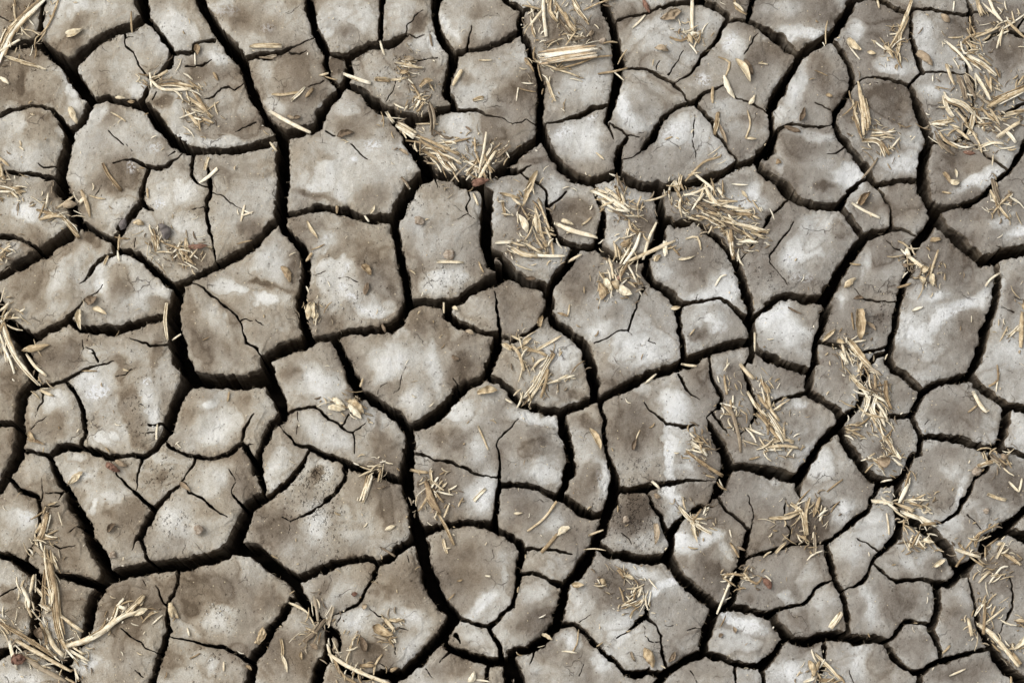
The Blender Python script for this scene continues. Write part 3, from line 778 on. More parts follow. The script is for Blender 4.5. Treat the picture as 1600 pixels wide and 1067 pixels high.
# ---------------------------------------------------------------- plate meshes: contour of each plate, ragged walls down into the cracks
NN = NX * NY
RINGS = [(0.8, 0.02), (2.2, 0.04), (4.5, 0.05), (8.0, 0.07), (13.0, 0.08), (21.0, 0.10), (38.0, 0.14), (100.0, 0.22)]
gyy, gxx = np.gradient(FLD, YS.astype(np.float64), XS.astype(np.float64))
idx = np.arange(NN).reshape(NY, NX)
def crossings(A, B):
    fa, fb = FLD.ravel()[A], FLD.ravel()[B]
    t = np.clip(fa / (fa - fb), 0.04, 0.96)
    ins = np.where(fa > 0, A, B)
    x = GX.ravel()[A] * (1 - t) + GX.ravel()[B] * t; y = GY.ravel()[A] * (1 - t) + GY.ravel()[B] * t
    return x, y, ins
hA, hB = idx[:, :-1], idx[:, 1:]; hm = (INS[:, :-1] != INS[:, 1:])
vA, vB = idx[:-1, :], idx[1:, :]; vm = (INS[:-1, :] != INS[1:, :])
hid = np.full(hm.shape, -1, np.int64); nh = int(hm.sum()); hid[hm] = NN + np.arange(nh)
vid = np.full(vm.shape, -1, np.int64); nv = int(vm.sum()); vid[vm] = NN + nh + np.arange(nv)
x1, y1, i1_ = crossings(hA[hm], hB[hm]); x2, y2, i2_ = crossings(vA[vm], vB[vm])
CX = np.concatenate([x1, x2]); CY = np.concatenate([y1, y2]); CI = np.concatenate([i1_, i2_]); NC = nh + nv
cgx, cgy = -gxx.ravel()[CI], -gyy.ravel()[CI]; gl = np.hypot(cgx, cgy) + 1e-6; cgx /= gl; cgy /= gl
chw = HW.ravel()[CI]
czb = ZB.ravel()[CI]
PX = [GX.ravel(), CX]; PY = [GY.ravel(), CY]; PZ = [ZT.ravel(), czb + dome(np.zeros(NC), HWS.ravel()[CI])]
PT = [TONE.ravel(), TONE.ravel()[CI]]; PC = [CRUST.ravel(), CRUST.ravel()[CI]]; PW = [WARM.ravel(), WARM.ravel()[CI]]
dsc = np.clip(chw / 5.0, 0.3, 1.0)
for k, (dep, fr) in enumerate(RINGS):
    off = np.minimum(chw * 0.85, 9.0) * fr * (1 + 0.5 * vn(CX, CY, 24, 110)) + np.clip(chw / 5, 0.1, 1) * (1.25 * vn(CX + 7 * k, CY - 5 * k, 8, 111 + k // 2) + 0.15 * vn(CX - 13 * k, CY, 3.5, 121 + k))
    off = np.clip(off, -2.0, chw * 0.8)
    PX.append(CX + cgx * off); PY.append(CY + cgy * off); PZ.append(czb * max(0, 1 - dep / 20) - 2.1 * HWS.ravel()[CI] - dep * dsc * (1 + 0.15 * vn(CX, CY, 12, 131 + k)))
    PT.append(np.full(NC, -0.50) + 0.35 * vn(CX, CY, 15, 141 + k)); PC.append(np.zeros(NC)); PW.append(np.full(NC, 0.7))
PX = np.concatenate(PX); PY = np.concatenate(PY); PZ = np.concatenate(PZ) * MM
PT = np.concatenate(PT).astype(np.float32); PC = np.concatenate(PC).astype(np.float32); PW = np.concatenate(PW).astype(np.float32)
WXg, WYg = ground(PX, PY)
# cells
c = [idx[:-1, :-1], idx[:-1, 1:], idx[1:, 1:], idx[1:, :-1]]
e = [hid[:-1, :], vid[:, 1:], hid[1:, :], vid[:, :-1]]
cm = sum((INS.ravel()[c[k]].astype(int) << k) for k in range(4))
POLY = {}          # size -> list of (faces, labels)
def add_poly(cols, lab):
    POLY.setdefault(len(cols), []).append((np.stack(cols[::-1], 1), lab))
LABF = LAB.ravel()
for case in range(1, 16):
    m = cm == case
    if not m.any(): continue
    C = [q[m] for q in c]; E = [q[m] for q in e]
    inn = [(case >> k) & 1 for k in range(4)]
    if case in (5, 10):
        for k in range(4):
            if inn[k]:
                p = (k - 1) % 4; lab = LABF[C[k]]
                add_poly([E[p], C[k], E[k]], lab)
                a, b = E[k], E[p]
                add_wall = (a, b)
                prevA, prevB = a, b
                for r in range(len(RINGS)):
                    na, nb = a + NC * (r + 1), b + NC * (r + 1)
                    add_poly([prevB, prevA, na, nb], lab); prevA, prevB = na, nb
        continue
    seq = []; lab = None
    for k in range(4):
        if inn[k]:
            seq.append(C[k]); lab = LABF[C[k]] if lab is None else lab
        if inn[k] != inn[(k + 1) % 4]: seq.append(E[k])
        if inn[k] and not inn[(k + 1) % 4]: ex = E[k]
        if not inn[k] and inn[(k + 1) % 4]: en = E[k]
    add_poly(seq, lab)
    if case != 15:
        prevA, prevB = ex, en
        for r in range(len(RINGS)):
            na, nb = ex + NC * (r + 1), en + NC * (r + 1)
            add_poly([prevB, prevA, na, nb], lab); prevA, prevB = na, nb
FACES = {n: (np.concatenate([a for a, _ in L]), np.concatenate([b for _, b in L])) for n, L in POLY.items()}
for n in FACES:
    f, l = FACES[n]; o = np.argsort(l, kind='stable'); FACES[n] = (f[o], l[o])
labs, counts = np.unique(LAB[LAB >= 0], return_counts=True)

def mesh_of(labset):
    parts = []
    for n in sorted(FACES):
        f, l = FACES[n]
        for lb in labset:
            a, b = np.searchsorted(l, [lb, lb + 1])
            if b > a: parts.append(f[a:b])
    allv = np.unique(np.concatenate([p.ravel() for p in parts]))
    return allv, [np.searchsorted(allv, p) for p in parts]
def make_mesh(name, co, parts, mat, attrs=None):
    me = bpy.data.meshes.new(name)
    me.vertices.add(len(co)); me.vertices.foreach_set('co', np.ascontiguousarray(co, np.float32).ravel())
    tot = np.concatenate([np.full(len(p), p.shape[1], np.int32) for p in parts])
    lv = np.concatenate([p.ravel() for p in parts]).astype(np.int32)
    me.loops.add(len(lv)); me.loops.foreach_set('vertex_index', lv)
    me.polygons.add(len(tot)); st = np.concatenate([[0], np.cumsum(tot)[:-1]]).astype(np.int32)
    me.polygons.foreach_set('loop_start', st); me.polygons.foreach_set('loop_total', tot)
    me.polygons.foreach_set('use_smooth', np.ones(len(tot), bool))
    if attrs:
        for k, v in attrs.items():
            at = me.attributes.new(k, 'FLOAT', 'POINT'); at.data.foreach_set('value', np.ascontiguousarray(v, np.float32))
    me.update(calc_edges=True)
    me.materials.append(mat)
    return me

# ---------------------------------------------------------------- mud material
def mud_material():
    m, n, p = new_mat('dried_mud'); B = NB(n)
    pos = B.N('ShaderNodeNewGeometry').outputs['Position']
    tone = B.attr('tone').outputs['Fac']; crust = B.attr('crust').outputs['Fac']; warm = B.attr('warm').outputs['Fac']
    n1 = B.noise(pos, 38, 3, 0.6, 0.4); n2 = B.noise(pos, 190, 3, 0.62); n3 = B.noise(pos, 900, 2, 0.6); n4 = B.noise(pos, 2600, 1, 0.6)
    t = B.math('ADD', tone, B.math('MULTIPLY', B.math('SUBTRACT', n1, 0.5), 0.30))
    t = B.math('ADD', t, B.math('MULTIPLY', B.math('SUBTRACT', n2, 0.5), 0.50))
    t = B.math('ADD', t, B.math('MULTIPLY', B.math('SUBTRACT', n3, 0.5), 0.55))
    t = B.math('ADD', t, B.math('MULTIPLY', B.math('SUBTRACT', n4, 0.5), 0.30))
    # tide lines left by drying puddles: a slow rise to a crisp brown edge
    lev = B.math('ADD', B.math('MULTIPLY', tone, 0.55), B.math('MULTIPLY', B.noise(pos, 16, 3, 0.5, 0.8), 2.6))
    saw = B.math('FRACT', B.math('MULTIPLY', lev, 1.9))
    edge_ = B.ramp(saw, [(0.0, (0.40, 0.40, 0.40)), (0.22, (0.12, 0.12, 0.12)), (0.60, (0.35, 0.35, 0.35)), (0.84, (1, 1, 1)), (1.0, (0.40, 0.40, 0.40))], 'EASE')
    tide = B.math('MULTIPLY', B.math('SUBTRACT', edge_, 0.40), B.smooth(B.noise(pos, 11, 2, 0.5), 0.34, 0.60))
    t = B.math('SUBTRACT', t, B.math('MULTIPLY', tide, 0.42))
    t = B.math('MULTIPLY_ADD', t, 0.66, 0.49, clamp=True)
    wn = B.math('MULTIPLY', B.math('SUBTRACT', B.noise(pos, 22, 2, 0.6), 0.5), 1.7)
    warm = B.math('ADD', warm, wn, clamp=True)
    cold = B.ramp(t, [(0.0, (0.088, 0.070, 0.054)), (0.25, (0.180, 0.157, 0.132)), (0.50, (0.262, 0.242, 0.212)), (0.75, (0.385, 0.375, 0.352)), (1.0, (0.56, 0.558, 0.545))])
    hot = B.ramp(t, [(0.0, (0.100, 0.074, 0.049)), (0.25, (0.196, 0.155, 0.110)), (0.50, (0.302, 0.260, 0.200)), (0.75, (0.420, 0.390, 0.335)), (1.0, (0.58, 0.565, 0.525))])
    col = B.mix(warm, cold, hot)
    # thin salt bloom, broken up into flakes
    fl = B.math('MULTIPLY', crust, B.smooth(B.noise(pos, 420, 3, 0.75), 0.45, 0.55))
    col = B.mix(fl, col, (0.60, 0.60, 0.60, 1))
    # dark grains and pores
    v = B.N('ShaderNodeTexVoronoi', feature='F1'); B.L(pos, v.inputs['Vector']); v.inputs['Scale'].default_value = 330; v.inputs['Randomness'].default_value = 1
    spot = B.math('LESS_THAN', v.outputs['Distance'], 0.20)
    sc = B.N('ShaderNodeSeparateColor'); B.L(v.outputs['Color'], sc.inputs[0])
    spot = B.math('MULTIPLY', spot, B.math('GREATER_THAN', sc.outputs[0], 0.80))
    col = B.mix(B.math('MULTIPLY', spot, 0.55), col, (0.085, 0.066, 0.05, 1))
    spot2 = B.math('MULTIPLY', B.math('LESS_THAN', v.outputs['Distance'], 0.17), B.math('LESS_THAN', sc.outputs[1], 0.09))
    col = B.mix(B.math('MULTIPLY', spot2, 0.7), col, (0.60, 0.50, 0.34, 1))
    # hair cracks of the drying skin
    wv = B.N('ShaderNodeTexNoise'); B.L(pos, wv.inputs['Vector']); wv.inputs['Scale'].default_value = 90
    w1 = B.N('ShaderNodeVectorMath', operation='SCALE'); B.L(wv.outputs['Color'], w1.inputs[0]); w1.inputs['Scale'].default_value = 0.012
    w2 = B.N('ShaderNodeVectorMath', operation='ADD'); B.L(pos, w2.inputs[0]); B.L(w1.outputs[0], w2.inputs[1])
    hv = B.N('ShaderNodeTexVoronoi', feature='DISTANCE_TO_EDGE'); B.L(w2.outputs[0], hv.inputs['Vector']); hv.inputs['Scale'].default_value = 42
    hair = B.math('MULTIPLY', B.math('SUBTRACT', 1.0, B.smooth(hv.outputs['Distance'], 0.004, 0.016)), B.smooth(B.noise(pos, 34, 2, 0.5), 0.56, 0.68))
    col = B.mix(B.math('MULTIPLY', hair, 0.6), col, (0.06, 0.045, 0.033, 1))
    B.L(col, p.inputs['Base Color'])
    p.inputs['Roughness'].default_value = 0.9; p.inputs['Specular IOR Level'].default_value = 0.15
    h = B.math('ADD', B.math('MULTIPLY', n2, 0.9), B.math('ADD', B.math('MULTIPLY', n3, 0.55), B.math('MULTIPLY', n4, 0.30)))
    h = B.math('SUBTRACT', h, B.math('MULTIPLY', spot, 0.5)); h = B.math('SUBTRACT', h, B.math('MULTIPLY', hair, 0.9))
    bp = B.N('ShaderNodeBump'); bp.inputs['Strength'].default_value = 0.75; bp.inputs['Distance'].default_value = 0.0014
    B.L(h, bp.inputs['Height']); B.L(bp.outputs[0], p.inputs['Normal'])
    return m
MUD = mud_material()

def tag(o, label=None, cat=None, group=None, kind=None):
    if label: o['label'] = label
    if cat: o['category'] = cat
    if group: o['group'] = group
    if kind: o['kind'] = kind
    return o
def link(name, me, loc=(0, 0, 0), parent=None):
    o = bpy.data.objects.new(name, me); o.location = loc; COL.objects.link(o)
    if parent is not None: o.parent = parent
    return o

# ---------------------------------------------------------------- setting: the earth under the crust, coloured dark as shade, and the flat around it
def build_ground():
    qx = [-MX + 24, W + MX - 24, W + MX - 24, -MX + 24]; qy = [-MY + 24, -MY + 24, H + MY - 24, H + MY - 24]
    # floor of the cracks: a lumpy grid inside the crust area; a step up; then the flat
    nx, ny = 120, 90
    us = np.linspace(-MX + 18, W + MX - 18, nx); vs = np.linspace(-MY + 18, H + MY - 18, ny)
    UX, UY = np.meshgrid(us, vs); gx, gy = ground(UX, UY)
    gz = (-98 + 6 * fbm(UX, UY, 40, 201, 3)) * MM
    co = [np.stack([gx.ravel(), gy.ravel(), gz.ravel()], 1)]
    ii = np.arange(nx * ny).reshape(ny, nx)
    faces = [np.stack([ii[1:, :-1].ravel(), ii[1:, 1:].ravel(), ii[:-1, 1:].ravel(), ii[:-1, :-1].ravel()], 1)]
    loop = np.concatenate([ii[0, :-1], ii[:-1, -1], ii[-1, :0:-1], ii[:0:-1, 0]])
    base = co[0][loop]; prev = loop; n = nx * ny; cen = base.mean(0)
    for sc, z in ((1.004, -0.001), (1.02, 0.001), (1.3, 0.002), (2.5, 0.0), (8, 0.0), (80, 0.0)):
        q = cen + (base - cen) * sc; q[:, 2] = z * 1.0
        if sc > 1.01: q[:, 2] += 0.0015 * np.sin(np.arange(len(q)) * 1.7)
        cur = n + np.arange(len(loop)); n += len(loop); co.append(q)
        faces.append(np.stack([prev, np.roll(prev, -1), np.roll(cur, -1), cur], 1)[:, ::1]); prev = cur
    m, nn, p = new_mat('cracked_flat'); B = NB(nn)
    pos = B.N('ShaderNodeNewGeometry').outputs['Position']
    dist = B.N('ShaderNodeVectorMath', operation='ADD'); nz = B.N('ShaderNodeTexNoise'); B.L(pos, nz.inputs['Vector']); nz.inputs['Scale'].default_value = 25
    vm_ = B.N('ShaderNodeVectorMath', operation='SCALE'); B.L(nz.outputs['Color'], vm_.inputs[0]); vm_.inputs['Scale'].default_value = 0.03
    B.L(pos, dist.inputs[0]); B.L(vm_.outputs[0], dist.inputs[1])
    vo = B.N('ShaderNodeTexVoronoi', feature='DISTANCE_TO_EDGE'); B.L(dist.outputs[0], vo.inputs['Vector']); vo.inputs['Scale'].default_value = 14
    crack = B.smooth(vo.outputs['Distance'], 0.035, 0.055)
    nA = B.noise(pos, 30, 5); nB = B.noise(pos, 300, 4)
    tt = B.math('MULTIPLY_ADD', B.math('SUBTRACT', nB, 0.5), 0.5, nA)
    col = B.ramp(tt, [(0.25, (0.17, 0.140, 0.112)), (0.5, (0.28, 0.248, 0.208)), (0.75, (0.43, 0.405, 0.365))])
    col = B.mix(crack, (0.028, 0.021, 0.015, 1), col)  # near-black crack lines: shade painted in, this sheet has no real gaps
    B.L(col, p.inputs['Base Color'])
    bp = B.N('ShaderNodeBump'); bp.inputs['Distance'].default_value = 0.02; bp.inputs['Strength'].default_value = 0.8
    B.L(B.math('MULTIPLY_ADD', nB, 0.06, crack), bp.inputs['Height']); B.L(bp.outputs[0], p.inputs['Normal'])
    mw, nw, pw = new_mat('shade_dark_floor'); Bw = NB(nw)      # crack floor: deep shade put into the base colour
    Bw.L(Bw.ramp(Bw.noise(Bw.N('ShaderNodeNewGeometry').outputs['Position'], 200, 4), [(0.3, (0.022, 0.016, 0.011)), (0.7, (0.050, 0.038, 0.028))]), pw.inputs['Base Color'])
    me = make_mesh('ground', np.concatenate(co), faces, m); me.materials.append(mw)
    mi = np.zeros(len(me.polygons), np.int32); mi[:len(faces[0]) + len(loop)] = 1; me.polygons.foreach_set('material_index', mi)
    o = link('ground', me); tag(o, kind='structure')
    return o
GROUND = build_ground()

# ---------------------------------------------------------------- every mud plate is a thing of its own
small, PLATES = [], []
for lb, cnt in zip(labs, counts):
    mm_ = None
    jj, ii_ = np.nonzero(LAB == lb) if cnt < 60 else (None, None)
    if cnt < 60 and OUTD[jj[0], ii_[0]] < 20: small.append(lb); continue
    if cnt < 14: small.append(lb); continue
    av, parts = mesh_of([lb])
    co = np.stack([WXg[av], WYg[av], PZ[av]], 1)
    cen = np.array([co[:, 0].mean(), co[:, 1].mean(), -0.100])
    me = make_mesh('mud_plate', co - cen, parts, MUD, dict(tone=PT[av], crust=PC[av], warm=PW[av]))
    o = link('mud_plate', me, cen)
    top = av[av < NN]; fl = FLD.ravel()[top]; k = top[np.argmax(fl - 0.2 * np.hypot(GX.ravel()[top] - GX.ravel()[top].mean(), GY.ravel()[top] - GY.ravel()[top].mean()))]
    PLATES.append((o, lb, float(GX.ravel()[k]), float(GY.ravel()[k]), cnt))
if small:
    av, parts = mesh_of(small)
    o = link('mud_crumbs', make_mesh('mud_crumbs', np.stack([WXg[av], WYg[av], PZ[av]], 1), parts, MUD, dict(tone=PT[av], crust=PC[av], warm=PW[av])))
    tag(o, 'small loose crumbs of dried mud lodged in the cracks', 'mud crumbs', kind='stuff')
print('plates', len(PLATES), 'small', len(small))

